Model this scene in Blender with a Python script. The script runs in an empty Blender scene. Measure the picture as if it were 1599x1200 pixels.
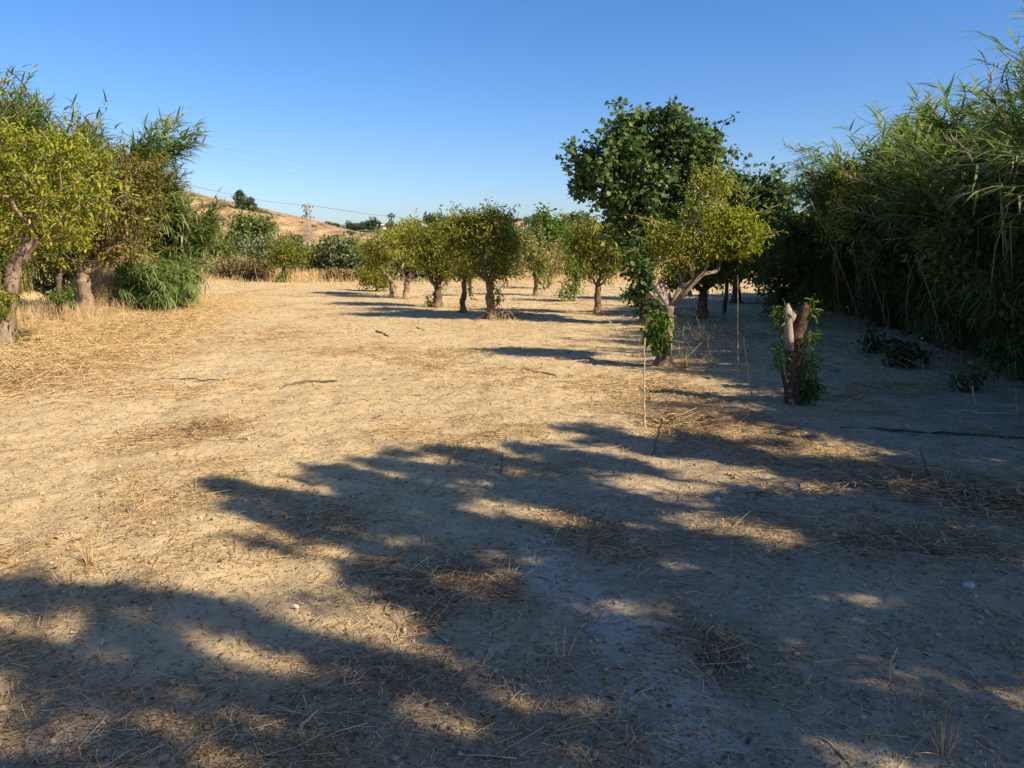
import bpy, math
import numpy as np
from mathutils import Vector

# ------------------------------------------------------------------ camera, sky, sun, exposure
SC = bpy.context.scene
COL = SC.collection
W0, H0, FPX = 1599.0, 1200.0, 1205.0        # photo size and focal length in photo pixels
EYE = 1.6
PITCH = math.atan((600 - 390) / FPX)        # horizon at row 390
cam = bpy.data.objects.new("camera", bpy.data.cameras.new("camera"))
COL.objects.link(cam)
cam.location = (0, 0, EYE)
cam.rotation_euler = (math.pi / 2 - PITCH, 0, 0)
cam.data.sensor_fit = 'HORIZONTAL'
cam.data.sensor_width = 36.0
cam.data.lens = FPX / W0 * 36.0
cam.data.clip_end = 6000
SC.camera = cam

SUN_EL = math.radians(35)
SUN_AZ = (0.843, -0.538)                     # ground direction towards the sun
world = bpy.data.worlds.new("World")
SC.world = world
world.use_nodes = True
wn, wl = world.node_tree.nodes, world.node_tree.links
wn.clear()
sky = wn.new('ShaderNodeTexSky')
sky.sky_type = 'NISHITA'
sky.sun_disc = False
sky.sun_elevation = SUN_EL
sky.sun_rotation = math.atan2(SUN_AZ[0], SUN_AZ[1])
sky.air_density = 1.0
sky.dust_density = 0.8
sky.ozone_density = 3.0
bg = wn.new('ShaderNodeBackground')
bg.inputs['Strength'].default_value = 0.085
wo = wn.new('ShaderNodeOutputWorld')
hsv = wn.new('ShaderNodeHueSaturation')
hsv.inputs['Saturation'].default_value = 1.25
wl.new(sky.outputs[0], hsv.inputs['Color'])
tint = wn.new('ShaderNodeMix'); tint.data_type = 'RGBA'; tint.blend_type = 'MULTIPLY'
tint.inputs[0].default_value = 1.0; tint.inputs[7].default_value = (0.75, 0.81, 1.0, 1)
wl.new(hsv.outputs[0], tint.inputs[6])
wl.new(tint.outputs[2], bg.inputs[0])
wl.new(bg.outputs[0], wo.inputs[0])
sl = bpy.data.lights.new("sun", 'SUN')
sl.energy = 5.0
sl.angle = math.radians(0.53)
sl.color = (1.0, 0.86, 0.62)
sun = bpy.data.objects.new("sun", sl)
COL.objects.link(sun)
tosun = Vector((SUN_AZ[0] * math.cos(SUN_EL), SUN_AZ[1] * math.cos(SUN_EL), math.sin(SUN_EL)))
sun.rotation_euler = tosun.to_track_quat('Z', 'Y').to_euler()
sun.location = (30, -15, 30)
SC.view_settings.view_transform = 'Standard'
SC.view_settings.look = 'None'
SC.view_settings.exposure = 1.0
SC.view_settings.gamma = 1.0
SC.cycles.max_bounces = 6
SC.cycles.diffuse_bounces = 4
SC.cycles.transmission_bounces = 4
SC.cycles.glossy_bounces = 2

# ------------------------------------------------------------------ helpers
RNG = np.random.default_rng(7)


def hsh(ix, iy, seed):
    n = (ix.astype(np.int64) * 374761393 + iy.astype(np.int64) * 668265263 + seed * 974711) & 0xffffffff
    n = ((n ^ (n >> 13)) * 1274126177) & 0xffffffff
    n = (n ^ (n >> 16)) & 0xffffffff
    return n / 4294967295.0


def vnoise(x, y, seed=0):
    x = np.asarray(x, float); y = np.asarray(y, float)
    ix = np.floor(x); iy = np.floor(y)
    fx = x - ix; fy = y - iy
    fx = fx * fx * (3 - 2 * fx); fy = fy * fy * (3 - 2 * fy)
    a = hsh(ix, iy, seed); b = hsh(ix + 1, iy, seed); c = hsh(ix, iy + 1, seed); d = hsh(ix + 1, iy + 1, seed)
    return (a * (1 - fx) + b * fx) * (1 - fy) + (c * (1 - fx) + d * fx) * fy


def fbm(x, y, oct=4, seed=0):
    s = 0; a = 0.5; t = 0
    for k in range(oct):
        s = s + a * vnoise(x * 2 ** k, y * 2 ** k, seed + k * 17); t += a; a *= 0.5
    return s / t


def sstep(a, b, x):
    t = np.clip((x - a) / (b - a), 0, 1)
    return t * t * (3 - 2 * t)


CP, SP = math.cos(PITCH), math.sin(PITCH)


def ray(u, v):
    a = (u - W0 / 2) / FPX; b = -(v - H0 / 2) / FPX
    return np.array([a, CP + b * SP, b * CP - SP])      # pitch down


def P(u, v, Y):
    d = ray(u, v)
    return np.array([0, 0, EYE]) + d * (Y / d[1])


def G(u, v, z=0.0):
    d = ray(u, v)
    return np.array([0, 0, EYE]) + d * ((z - EYE) / d[2])


MOUND = G(178, 482)


def terrain(x, y):
    """Large forms of the ground: near-flat field and the dry bank on the left."""
    x = np.asarray(x, float); y = np.asarray(y, float)
    z = 0.10 * (fbm(x / 9 + 5, y / 9, 2, 3) - 0.5) * sstep(4, 14, np.hypot(x, y))
    z = z + 1.4 * np.exp(-(((x - MOUND[0]) / 1.15) ** 2 + ((y - MOUND[1] - 0.9) / 1.5) ** 2))
    z = z + 1.2 * sstep(-12, -17, x + 0.05 * y) * sstep(10, 20, y) * sstep(32, 24, y)
    return z


def rough(x, y):
    d = np.hypot(x, y)
    near = 1 - sstep(8, 22, d)
    z = 0.06 * (fbm(x * 1.1, y * 1.1, 3, 11) - 0.5)
    z = z + near * 0.045 * (fbm(x * 5, y * 5, 4, 23) - 0.5)
    # shallow wheel ruts running away from the camera on the left and right
    for (xa, xb) in ((-2.6, -5.0), (-1.1, -3.2), (0.85, 2.3)):
        c = xa + (xb - xa) * (y - 3) / 12.0
        z = z - 0.018 * np.exp(-((x - c) / 0.16) ** 2) * sstep(18, 8, y)
    return z


def hgt(x, y):
    return float(terrain(x, y) + rough(np.asarray(x, float), np.asarray(y, float)))


def hgts(x, y):
    return terrain(x, y) + rough(x, y)


def GG(u, v):
    p = G(u, v)
    for _ in range(3):
        p = G(u, v, hgt(p[0], p[1]))
    return p


class MB:
    def __init__(s):
        s.v = []; s.l = []; s.t = []; s.r = []; s.n = 0

    def add(s, V, loops, totals, rnd=0.5):
        V = np.asarray(V, float).reshape(-1, 3)
        s.v.append(V); s.l.append(np.asarray(loops, np.int64).ravel() + s.n); s.t.append(np.asarray(totals, np.int64).ravel())
        s.r.append(np.broadcast_to(np.asarray(rnd, float), (len(V),)).copy()); s.n += len(V)

    def poly(s, V, faces, rnd=0.5):
        s.add(V, np.concatenate([np.asarray(f) for f in faces]), [len(f) for f in faces], rnd)

    def box(s, c, d, rnd=0.5, R=None):
        c = np.asarray(c, float); d = np.asarray(d, float) / 2
        V = np.array([[x, y, z] for x in (-1, 1) for y in (-1, 1) for z in (-1, 1)]) * d
        if R is not None: V = V @ np.asarray(R).T
        s.poly(V + c, [(0, 1, 3, 2), (4, 6, 7, 5), (0, 4, 5, 1), (2, 3, 7, 6), (0, 2, 6, 4), (1, 5, 7, 3)], rnd)

    def tube(s, pts, rad, sides=6, rnd=0.5, rough=0.0, rng=None):
        pts = np.asarray(pts, float); n = len(pts)
        rad = np.broadcast_to(np.asarray(rad, float), (n,))
        T = np.gradient(pts, axis=0); T /= np.linalg.norm(T, axis=1)[:, None] + 1e-9
        up = np.array([0.13, 0.21, 1.0]) if abs(T[0][2]) < 0.9 else np.array([1.0, 0.17, 0.1])
        A = np.cross(T, up); A /= np.linalg.norm(A, axis=1)[:, None] + 1e-9
        B = np.cross(T, A)
        th = np.arange(sides) / sides * 2 * np.pi
        rr = rad[:, None] * np.ones((n, sides))
        if rough > 0: rr = rr * (1 + rough * ((rng or RNG).random((n, sides)) - 0.5) * 2)
        V = pts[:, None, :] + rr[:, :, None] * (np.cos(th)[None, :, None] * A[:, None, :] + np.sin(th)[None, :, None] * B[:, None, :])
        i = np.arange(n - 1)[:, None] * sides; j = np.arange(sides)[None, :]; k = (j + 1) % sides
        q = np.stack([i + j, i + k, i + sides + k, i + sides + j], -1).reshape(-1)
        caps = np.concatenate([np.arange(sides)[::-1], np.arange(sides) + (n - 1) * sides])
        s.add(V.reshape(-1, 3), np.concatenate([q, caps]), [4] * ((n - 1) * sides) + [sides, sides], rnd)

    def scatter(s, tmpl, Pp, X, Nn, scale, rnd):
        """Copies of one template (verts, faces): x along X, z roughly along Nn."""
        tv, tf = tmpl
        m = len(Pp)
        if m == 0: return
        X = X / (np.linalg.norm(X, axis=1)[:, None] + 1e-9)
        Yv = np.cross(Nn, X); Yv /= np.linalg.norm(Yv, axis=1)[:, None] + 1e-9
        Z = np.cross(X, Yv)
        S = np.broadcast_to(np.asarray(scale, float), (m, 3))
        L = tv[None] * S[:, None, :]
        V = Pp[:, None, :] + L[..., 0:1] * X[:, None] + L[..., 1:2] * Yv[:, None] + L[..., 2:3] * Z[:, None]
        k = len(tv)
        fl = np.concatenate([np.asarray(f) for f in tf]); ft = np.array([len(f) for f in tf])
        loops = (fl[None, :] + (np.arange(m) * k)[:, None]).ravel()
        s.add(V.reshape(-1, 3), loops, np.tile(ft, m), np.repeat(np.broadcast_to(rnd, (m,)), k))

    def build(s, name, mat, parent=None, smooth=False, origin=None):
        V = np.concatenate(s.v) if s.v else np.zeros((0, 3))
        o0 = np.zeros(3) if origin is None else np.asarray(origin, float)
        L = np.concatenate(s.l); T = np.concatenate(s.t)
        me = bpy.data.meshes.new(name)
        me.vertices.add(len(V)); me.vertices.foreach_set("co", (V - o0).astype(np.float32).ravel())
        me.loops.add(len(L)); me.loops.foreach_set("vertex_index", L.astype(np.int32))
        me.polygons.add(len(T))
        st = np.zeros(len(T), np.int32); st[1:] = np.cumsum(T)[:-1]
        me.polygons.foreach_set("loop_start", st)
        a = me.attributes.new("rnd", 'FLOAT', 'POINT'); a.data.foreach_set("value", np.concatenate(s.r).astype(np.float32))
        me.update(calc_edges=True)
        if smooth: me.polygons.foreach_set("use_smooth", np.ones(len(T), bool))
        me.materials.append(mat)
        o = bpy.data.objects.new(name, me)
        COL.objects.link(o)
        if parent is not None: o.parent = parent
        else: o.location = o0
        return o


def tag(o, label=None, cat=None, group=None, kind=None):
    if label: o["label"] = label
    if cat: o["category"] = cat
    if group: o["group"] = group
    if kind: o["kind"] = kind
    return o


def thing(name, label, cat, loc, group=None):
    o = bpy.data.objects.new(name, None)
    COL.objects.link(o)
    o.location = tuple(float(c) for c in loc)
    o.empty_display_size = 0.2
    return tag(o, label, cat, group)


def copy_tree(o, parent=None):
    c = o.copy(); COL.objects.link(c)
    if parent is not None: c.parent = parent
    for ch in list(o.children): copy_tree(ch, c)
    return c


# ------------------------------------------------------------------ materials
def nmat(name):
    m = bpy.data.materials.new(name); m.use_nodes = True
    nt = m.node_tree; nt.nodes.clear()
    out = nt.nodes.new('ShaderNodeOutputMaterial')
    return m, nt.nodes, nt.links, out


def ramp(nodes, stops):
    r = nodes.new('ShaderNodeValToRGB')
    e = r.color_ramp.elements
    while len(e) < len(stops): e.new(0.5)
    for k, (p, c) in enumerate(stops):
        e[k].position = p; e[k].color = (c[0], c[1], c[2], 1)
    return r


def noise(nodes, links, scale, detail=4, rgh=0.6, vec=None):
    n = nodes.new('ShaderNodeTexNoise')
    n.inputs['Scale'].default_value = scale; n.inputs['Detail'].default_value = detail; n.inputs['Roughness'].default_value = rgh
    if vec is not None: links.new(vec, n.inputs['Vector'])
    return n


def leaf_mat(name, stops, transl=0.40, rough_=0.5, spec=0.3):
    m, nd, lk, out = nmat(name)
    at = nd.new('ShaderNodeAttribute'); at.attribute_name = "rnd"
    oi = nd.new('ShaderNodeObjectInfo')
    r = ramp(nd, stops)
    lk.new(at.outputs['Fac'], r.inputs[0])
    hs = nd.new('ShaderNodeHueSaturation')
    mm = nd.new('ShaderNodeMapRange'); mm.inputs['To Min'].default_value = 0.82; mm.inputs['To Max'].default_value = 1.18
    lk.new(oi.outputs['Random'], mm.inputs['Value']); lk.new(mm.outputs[0], hs.inputs['Value'])
    lk.new(r.outputs[0], hs.inputs['Color'])
    p = nd.new('ShaderNodeBsdfPrincipled')
    p.inputs['Roughness'].default_value = rough_
    p.inputs['Specular IOR Level'].default_value = spec
    lk.new(hs.outputs[0], p.inputs['Base Color'])
    t = nd.new('ShaderNodeBsdfTranslucent')
    tc = nd.new('ShaderNodeMix'); tc.data_type = 'RGBA'; tc.blend_type = 'MULTIPLY'; tc.inputs[0].default_value = 1
    lk.new(hs.outputs[0], tc.inputs[6]); tc.inputs[7].default_value = (1.5, 1.6, 0.7, 1)
    lk.new(tc.outputs[2], t.inputs['Color'])
    mx = nd.new('ShaderNodeMixShader'); mx.inputs[0].default_value = transl
    lk.new(p.outputs[0], mx.inputs[1]); lk.new(t.outputs[0], mx.inputs[2])
    lk.new(mx.outputs[0], out.inputs['Surface'])
    return m


def rnd_mat(name, stops, rough_=0.85, spec=0.15):
    m, nd, lk, out = nmat(name)
    at = nd.new('ShaderNodeAttribute'); at.attribute_name = "rnd"
    r = ramp(nd, stops); lk.new(at.outputs['Fac'], r.inputs[0])
    p = nd.new('ShaderNodeBsdfPrincipled'); p.inputs['Roughness'].default_value = rough_; p.inputs['Specular IOR Level'].default_value = spec
    lk.new(r.outputs[0], p.inputs['Base Color']); lk.new(p.outputs[0], out.inputs['Surface'])
    return m


def bark_mat(name, stops, scale=14, bump=1.0):
    m, nd, lk, out = nmat(name)
    tc = nd.new('ShaderNodeTexCoord'); mp = nd.new('ShaderNodeMapping'); mp.inputs['Scale'].default_value = (1, 1, 0.35)
    lk.new(tc.outputs['Object'], mp.inputs['Vector'])
    n1 = noise(nd, lk, scale, 6, 0.65, mp.outputs[0]); n2 = noise(nd, lk, scale * 5, 4, 0.7, mp.outputs[0])
    mxv = nd.new('ShaderNodeMath'); mxv.operation = 'MULTIPLY_ADD'; mxv.inputs[1].default_value = 0.6
    sc = nd.new('ShaderNodeMath'); sc.operation = 'MULTIPLY'; sc.inputs[1].default_value = 0.45
    lk.new(n2.outputs['Fac'], sc.inputs[0]); lk.new(n1.outputs['Fac'], mxv.inputs[0]); lk.new(sc.outputs[0], mxv.inputs[2])
    r = ramp(nd, stops); lk.new(mxv.outputs[0], r.inputs[0])
    p = nd.new('ShaderNodeBsdfPrincipled'); p.inputs['Roughness'].default_value = 0.9; p.inputs['Specular IOR Level'].default_value = 0.1
    lk.new(r.outputs[0], p.inputs['Base Color'])
    b = nd.new('ShaderNodeBump'); b.inputs['Strength'].default_value = bump; b.inputs['Distance'].default_value = 0.02
    lk.new(mxv.outputs[0], b.inputs['Height']); lk.new(b.outputs[0], p.inputs['Normal'])
    lk.new(p.outputs[0], out.inputs['Surface'])
    return m


def plain(name, c, rough_=0.7, var=0.25, scale=3.0, metal=0.0):
    m, nd, lk, out = nmat(name)
    tc = nd.new('ShaderNodeTexCoord'); n1 = noise(nd, lk, scale, 6, 0.65, tc.outputs['Object'])
    c = np.array(c)
    r = ramp(nd, [(0.3, c * (1 - var)), (0.7, np.minimum(c * (1 + var), 0.95))]); lk.new(n1.outputs['Fac'], r.inputs[0])
    p = nd.new('ShaderNodeBsdfPrincipled'); p.inputs['Roughness'].default_value = rough_; p.inputs['Metallic'].default_value = metal
    lk.new(r.outputs[0], p.inputs['Base Color']); lk.new(p.outputs[0], out.inputs['Surface'])
    return m


def ground_mat():
    m, nd, lk, out = nmat("dry_soil")
    geo = nd.new('ShaderNodeNewGeometry'); pos = geo.outputs['Position']
    n0 = noise(nd, lk, 0.35, 5, 0.6, pos); n1 = noise(nd, lk, 2.2, 7, 0.68, pos)
    n2 = noise(nd, lk, 17, 6, 0.7, pos); n3 = noise(nd, lk, 95, 4, 0.7, pos)

    def math_(op, a, b, c=None):
        q = nd.new('ShaderNodeMath'); q.operation = op
        for k, t in enumerate((a, b, c)):
            if t is None: continue
            if isinstance(t, (int, float)): q.inputs[k].default_value = t
            else: lk.new(t, q.inputs[k])
        return q.outputs[0]

    def mixc(f, a, b, mode='MIX'):
        q = nd.new('ShaderNodeMix'); q.data_type = 'RGBA'; q.blend_type = mode
        if isinstance(f, (int, float)): q.inputs[0].default_value = f
        else: lk.new(f, q.inputs[0])
        for k, t in ((6, a), (7, b)):
            if isinstance(t, tuple): q.inputs[k].default_value = (*t, 1)
            else: lk.new(t, q.inputs[k])
        return q.outputs[2]

    f = math_('ADD', math_('MULTIPLY', n0.outputs['Fac'], 0.3), math_('ADD', math_('MULTIPLY', n1.outputs['Fac'], 0.4), math_('MULTIPLY', n2.outputs['Fac'], 0.3)))
    base = ramp(nd, [(0.36, (0.34, 0.25, 0.138)), (0.48, (0.475, 0.36, 0.205)), (0.60, (0.55, 0.43, 0.255))])
    lk.new(f, base.inputs[0])
    ag = nd.new('ShaderNodeAttribute'); ag.attribute_name = "shade_tone"  # same soil, shade painted in as a darker colour
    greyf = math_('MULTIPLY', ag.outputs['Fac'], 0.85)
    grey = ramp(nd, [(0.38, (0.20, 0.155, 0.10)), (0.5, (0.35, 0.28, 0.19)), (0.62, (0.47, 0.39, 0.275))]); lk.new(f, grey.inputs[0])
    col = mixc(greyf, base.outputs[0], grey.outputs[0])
    am = nd.new('ShaderNodeAttribute'); am.attribute_name = "mulch"
    mr = nd.new('ShaderNodeMapRange'); mr.inputs['From Min'].default_value = 0.72; mr.inputs['From Max'].default_value = 0.86
    lk.new(math_('ADD', n2.outputs['Fac'], math_('MULTIPLY', n3.outputs['Fac'], 0.5)), mr.inputs['Value'])
    mf = math_('MULTIPLY', am.outputs['Fac'], mr.outputs[0])
    col = mixc(mf, col, (0.34, 0.22, 0.115))
    ac = nd.new('ShaderNodeAttribute'); ac.attribute_name = "crust"
    cr = nd.new('ShaderNodeMapRange'); cr.inputs['From Min'].default_value = 0.78; cr.inputs['From Max'].default_value = 1.08
    ncr = noise(nd, lk, 4.0, 10, 0.8, pos)
    lk.new(math_('ADD', ac.outputs['Fac'], math_('MULTIPLY', ncr.outputs['Fac'], 0.75)), cr.inputs['Value'])
    col = mixc(math_('MULTIPLY', cr.outputs[0], 0.8), col, (0.58, 0.54, 0.48))
    # dark crumbs
    sp = nd.new('ShaderNodeMapRange'); sp.inputs['From Min'].default_value = 0.60; sp.inputs['From Max'].default_value = 0.72
    lk.new(n3.outputs['Fac'], sp.inputs['Value'])
    col = mixc(math_('MULTIPLY', sp.outputs[0], 0.55), col, (0.13, 0.09, 0.055))
    p = nd.new('ShaderNodeBsdfPrincipled'); p.inputs['Roughness'].default_value = 0.95; p.inputs['Specular IOR Level'].default_value = 0.05
    lk.new(col, p.inputs['Base Color'])
    hb = math_('ADD', math_('MULTIPLY', n2.outputs['Fac'], 0.7), math_('ADD', math_('MULTIPLY', n3.outputs['Fac'], 0.25), math_('MULTIPLY', n1.outputs['Fac'], 0.8)))
    b = nd.new('ShaderNodeBump'); b.inputs['Strength'].default_value = 0.75; b.inputs['Distance'].default_value = 0.04
    lk.new(hb, b.inputs['Height']); lk.new(b.outputs[0], p.inputs['Normal'])
    lk.new(p.outputs[0], out.inputs['Surface'])
    return m


def hill_mat(name, cols, scale=0.12):
    m, nd, lk, out = nmat(name)
    geo = nd.new('ShaderNodeNewGeometry')
    mp = nd.new('ShaderNodeMapping'); mp.inputs['Scale'].default_value = (1, 0.5, 3.0); lk.new(geo.outputs['Position'], mp.inputs['Vector'])
    n1 = noise(nd, lk, scale, 8, 0.7, mp.outputs[0]); n2 = noise(nd, lk, scale * 14, 5, 0.7, mp.outputs[0])
    ad = nd.new('ShaderNodeMath'); ad.operation = 'MULTIPLY_ADD'; ad.inputs[1].default_value = 0.65
    ml = nd.new('ShaderNodeMath'); ml.operation = 'MULTIPLY'; ml.inputs[1].default_value = 0.35
    lk.new(n2.outputs['Fac'], ml.inputs[0]); lk.new(n1.outputs['Fac'], ad.inputs[0]); lk.new(ml.outputs[0], ad.inputs[2])
    r = ramp(nd, cols); lk.new(ad.outputs[0], r.inputs[0])
    p = nd.new('ShaderNodeBsdfPrincipled'); p.inputs['Roughness'].default_value = 0.95; p.inputs['Specular IOR Level'].default_value = 0.05
    lk.new(r.outputs[0], p.inputs['Base Color'])
    b = nd.new('ShaderNodeBump'); b.inputs['Strength'].default_value = 0.8; b.inputs['Distance'].default_value = 0.5
    lk.new(ad.outputs[0], b.inputs['Height']); lk.new(b.outputs[0], p.inputs['Normal'])
    lk.new(p.outputs[0], out.inputs['Surface'])
    return m


M = {}
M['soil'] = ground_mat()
M['hill'] = hill_mat("dry_hill_grass", [(0.39, (0.08, 0.055, 0.033)), (0.46, (0.20, 0.132, 0.075)), (0.53, (0.335, 0.225, 0.122)), (0.63, (0.44, 0.315, 0.18))], 0.22)
M['ridge'] = hill_mat("ridge_scrub", [(0.36, (0.05, 0.065, 0.03)), (0.47, (0.10, 0.11, 0.045)), (0.56, (0.20, 0.17, 0.075)), (0.7, (0.42, 0.31, 0.16))], 0.03)
M['citrus_y'] = leaf_mat("citrus_leaf_yellow", [(0.0, (0.075, 0.11, 0.012)), (0.45, (0.19, 0.225, 0.02)), (0.8, (0.33, 0.31, 0.028)), (1.0, (0.46, 0.36, 0.04))])
M['vivid'] = leaf_mat("citrus_leaf_vivid", [(0.0, (0.10, 0.14, 0.012)), (0.5, (0.22, 0.26, 0.02)), (1.0, (0.40, 0.36, 0.03))], .42)
M['citrus_g'] = leaf_mat("citrus_leaf_green", [(0.0, (0.065, 0.10, 0.012)), (0.5, (0.17, 0.205, 0.024)), (0.85, (0.30, 0.27, 0.032)), (1.0, (0.40, 0.26, 0.04))])
M['citrus_b'] = leaf_mat("citrus_leaf_browning", [(0.0, (0.065, 0.08, 0.016)), (0.4, (0.16, 0.16, 0.025)), (0.75, (0.27, 0.22, 0.04)), (1.0, (0.38, 0.22, 0.07))])
M['fig'] = leaf_mat("fig_leaf", [(0.0, (0.036, 0.065, 0.02)), (0.6, (0.07, 0.115, 0.034)), (1.0, (0.12, 0.165, 0.05))], 0.25, 0.55, 0.25)
M['cane'] = leaf_mat("cane_leaf", [(0.0, (0.065, 0.115, 0.03)), (0.55, (0.13, 0.20, 0.055)), (0.9, (0.22, 0.28, 0.10)), (1.0, (0.42, 0.37, 0.17))], 0.35, 0.45, 0.35)
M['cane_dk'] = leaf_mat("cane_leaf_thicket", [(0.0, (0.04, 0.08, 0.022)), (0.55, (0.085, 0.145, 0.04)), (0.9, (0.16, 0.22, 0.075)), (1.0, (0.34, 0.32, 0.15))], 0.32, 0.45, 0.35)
M['dryleaf'] = leaf_mat("dry_cane_leaf", [(0.0, (0.20, 0.14, 0.075)), (0.6, (0.36, 0.26, 0.14)), (1.0, (0.50, 0.40, 0.25))], 0.2, 0.8, 0.1)
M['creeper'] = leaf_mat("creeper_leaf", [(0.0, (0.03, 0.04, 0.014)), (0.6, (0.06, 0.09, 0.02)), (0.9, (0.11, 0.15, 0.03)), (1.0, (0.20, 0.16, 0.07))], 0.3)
M['bush'] = leaf_mat("bush_leaf", [(0.0, (0.05, 0.075, 0.02)), (0.6, (0.105, 0.135, 0.036)), (1.0, (0.18, 0.20, 0.055))])
M['greybush'] = leaf_mat("grey_bush_leaf", [(0.0, (0.06, 0.08, 0.035)), (0.6, (0.12, 0.145, 0.065)), (1.0, (0.21, 0.215, 0.11))], 0.15, 0.7, 0.15)
M['bright'] = leaf_mat("bright_leaf", [(0.0, (0.05, 0.10, 0.015)), (0.6, (0.10, 0.17, 0.025)), (1.0, (0.19, 0.24, 0.035))], 0.35)
M['pink'] = leaf_mat("withered_leaf", [(0.0, (0.10, 0.12, 0.03)), (0.45, (0.20, 0.19, 0.06)), (0.8, (0.36, 0.24, 0.11)), (1.0, (0.46, 0.32, 0.17))], 0.25, 0.7, 0.1)
M['fartree'] = leaf_mat("far_tree_leaf", [(0.0, (0.035, 0.055, 0.03)), (1.0, (0.085, 0.11, 0.06))], 0.15, 0.7, 0.1)
M['straw'] = rnd_mat("straw", [(0.0, (0.17, 0.11, 0.06)), (0.3, (0.36, 0.23, 0.11)), (0.65, (0.56, 0.40, 0.20)), (1.0, (0.72, 0.57, 0.34))])
M['straw_dk'] = rnd_mat("weathered_straw", [(0.0, (0.12, 0.075, 0.045)), (0.4, (0.32, 0.20, 0.11)), (0.75, (0.52, 0.37, 0.20)), (1.0, (0.68, 0.54, 0.34))])
M['clod'] = rnd_mat("soil_clod", [(0.0, (0.17, 0.125, 0.08)), (0.5, (0.31, 0.225, 0.14)), (1.0, (0.46, 0.35, 0.23))])
M['litter'] = rnd_mat("leaf_litter", [(0.0, (0.10, 0.065, 0.04)), (0.5, (0.24, 0.15, 0.075)), (0.85, (0.40, 0.27, 0.13)), (1.0, (0.5, 0.42, 0.3))])
M['bark'] = bark_mat("grey_bark", [(0.36, (0.05, 0.035, 0.024)), (0.52, (0.14, 0.10, 0.068)), (0.7, (0.26, 0.195, 0.135))])
M['bark_pale'] = bark_mat("pale_bark", [(0.36, (0.08, 0.056, 0.038)), (0.52, (0.22, 0.16, 0.112)), (0.7, (0.37, 0.285, 0.21))])
M['bark_dk'] = bark_mat("dark_bark", [(0.35, (0.045, 0.034, 0.026)), (0.55, (0.11, 0.082, 0.06)), (0.75, (0.20, 0.15, 0.11))])
M['bark_red'] = bark_mat("reddish_bark", [(0.40, (0.035, 0.022, 0.016)), (0.57, (0.10, 0.063, 0.042)), (0.75, (0.22, 0.15, 0.10))])
M['wood'] = bark_mat("torn_wood", [(0.35, (0.14, 0.105, 0.085)), (0.55, (0.30, 0.235, 0.20)), (0.75, (0.46, 0.38, 0.33))], 30, 0.8)
M['canestem'] = rnd_mat("cane_stem", [(0.0, (0.10, 0.10, 0.045)), (0.5, (0.24, 0.21, 0.10)), (1.0, (0.44, 0.34, 0.18))], 0.6, 0.3)
M['drycane'] = plain("dry_cane", (0.40, 0.30, 0.17), 0.6, 0.3, 9)
M['twig'] = plain("dead_twig", (0.12, 0.085, 0.06), 0.9, 0.35, 20)
M['greytwig'] = plain("grey_twig", (0.30, 0.25, 0.20), 0.9, 0.35, 20)
M['hose'] = plain("black_pipe", (0.035, 0.032, 0.03), 0.7, 0.4, 8)
M['white'] = plain("white_render", (0.78, 0.76, 0.72), 0.8, 0.05, 0.8)
M['ochre'] = plain("ochre_render", (0.50, 0.36, 0.22), 0.85, 0.1, 0.8)
M['tile'] = plain("clay_tile", (0.40, 0.17, 0.10), 0.85, 0.25, 2.5)
M['glass'] = plain("dark_glass", (0.03, 0.04, 0.05), 0.15, 0.2, 1)
M['steel'] = plain("galvanised_steel", (0.27, 0.245, 0.23), 0.6, 0.2, 2, 0.2)
M['porcelain'] = plain("brown_insulator", (0.12, 0.07, 0.05), 0.3, 0.2, 4)
M['wire'] = plain("wire", (0.05, 0.05, 0.055), 0.5, 0.1, 1)
M['stone'] = plain("pale_stone", (0.40, 0.36, 0.31), 0.85, 0.22, 25)
M['greystone'] = plain("grey_stone", (0.16, 0.14, 0.13), 0.85, 0.3, 25)
M['plume'] = leaf_mat("cane_plume", [(0.0, (0.22, 0.16, 0.12)), (1.0, (0.42, 0.33, 0.26))], 0.3, 0.8, 0.1)

# ------------------------------------------------------------------ the ground
def axis(fine, grow, start, far):
    a = [start]; s = fine
    while a[-1] < far:
        s = max(fine, grow * a[-1]); a.append(a[-1] + s)
    return np.array(a)


xp = axis(0.036, 0.011, 0.0, 60); xp2 = [xp[-1]]
while xp2[-1] < 2600: xp2.append(xp2[-1] * 1.35)
xp = np.concatenate([xp, xp2[1:]]); XS = np.concatenate([-xp[:0:-1], xp])
yp = np.concatenate([np.array([-400, -150, -60, -30, -15, -8]), np.arange(-4, 2.0, 0.25), axis(0.034, 0.0075, 2.0, 70)])
yp2 = [yp[-1]]
while yp2[-1] < 4000: yp2.append(yp2[-1] * 1.3)
YS = np.concatenate([yp, yp2[1:]])
gx, gy = np.meshgrid(XS, YS)
gz = hgts(gx, gy)


def seg_mask(x, y, pts, width, soft):
    """1 inside a ribbon round a ground polyline given as photo points."""
    g = [G(u, v)[:2] for (u, v) in pts]
    best = np.full(np.shape(x), 1e9)
    for a, b in zip(g[:-1], g[1:]):
        d = b - a; L2 = d @ d
        t = np.clip(((x - a[0]) * d[0] + (y - a[1]) * d[1]) / L2, 0, 1)
        best = np.minimum(best, np.hypot(x - a[0] - t * d[0], y - a[1] - t * d[1]))
    return 1 - sstep(width - soft, width + soft, best)


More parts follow.
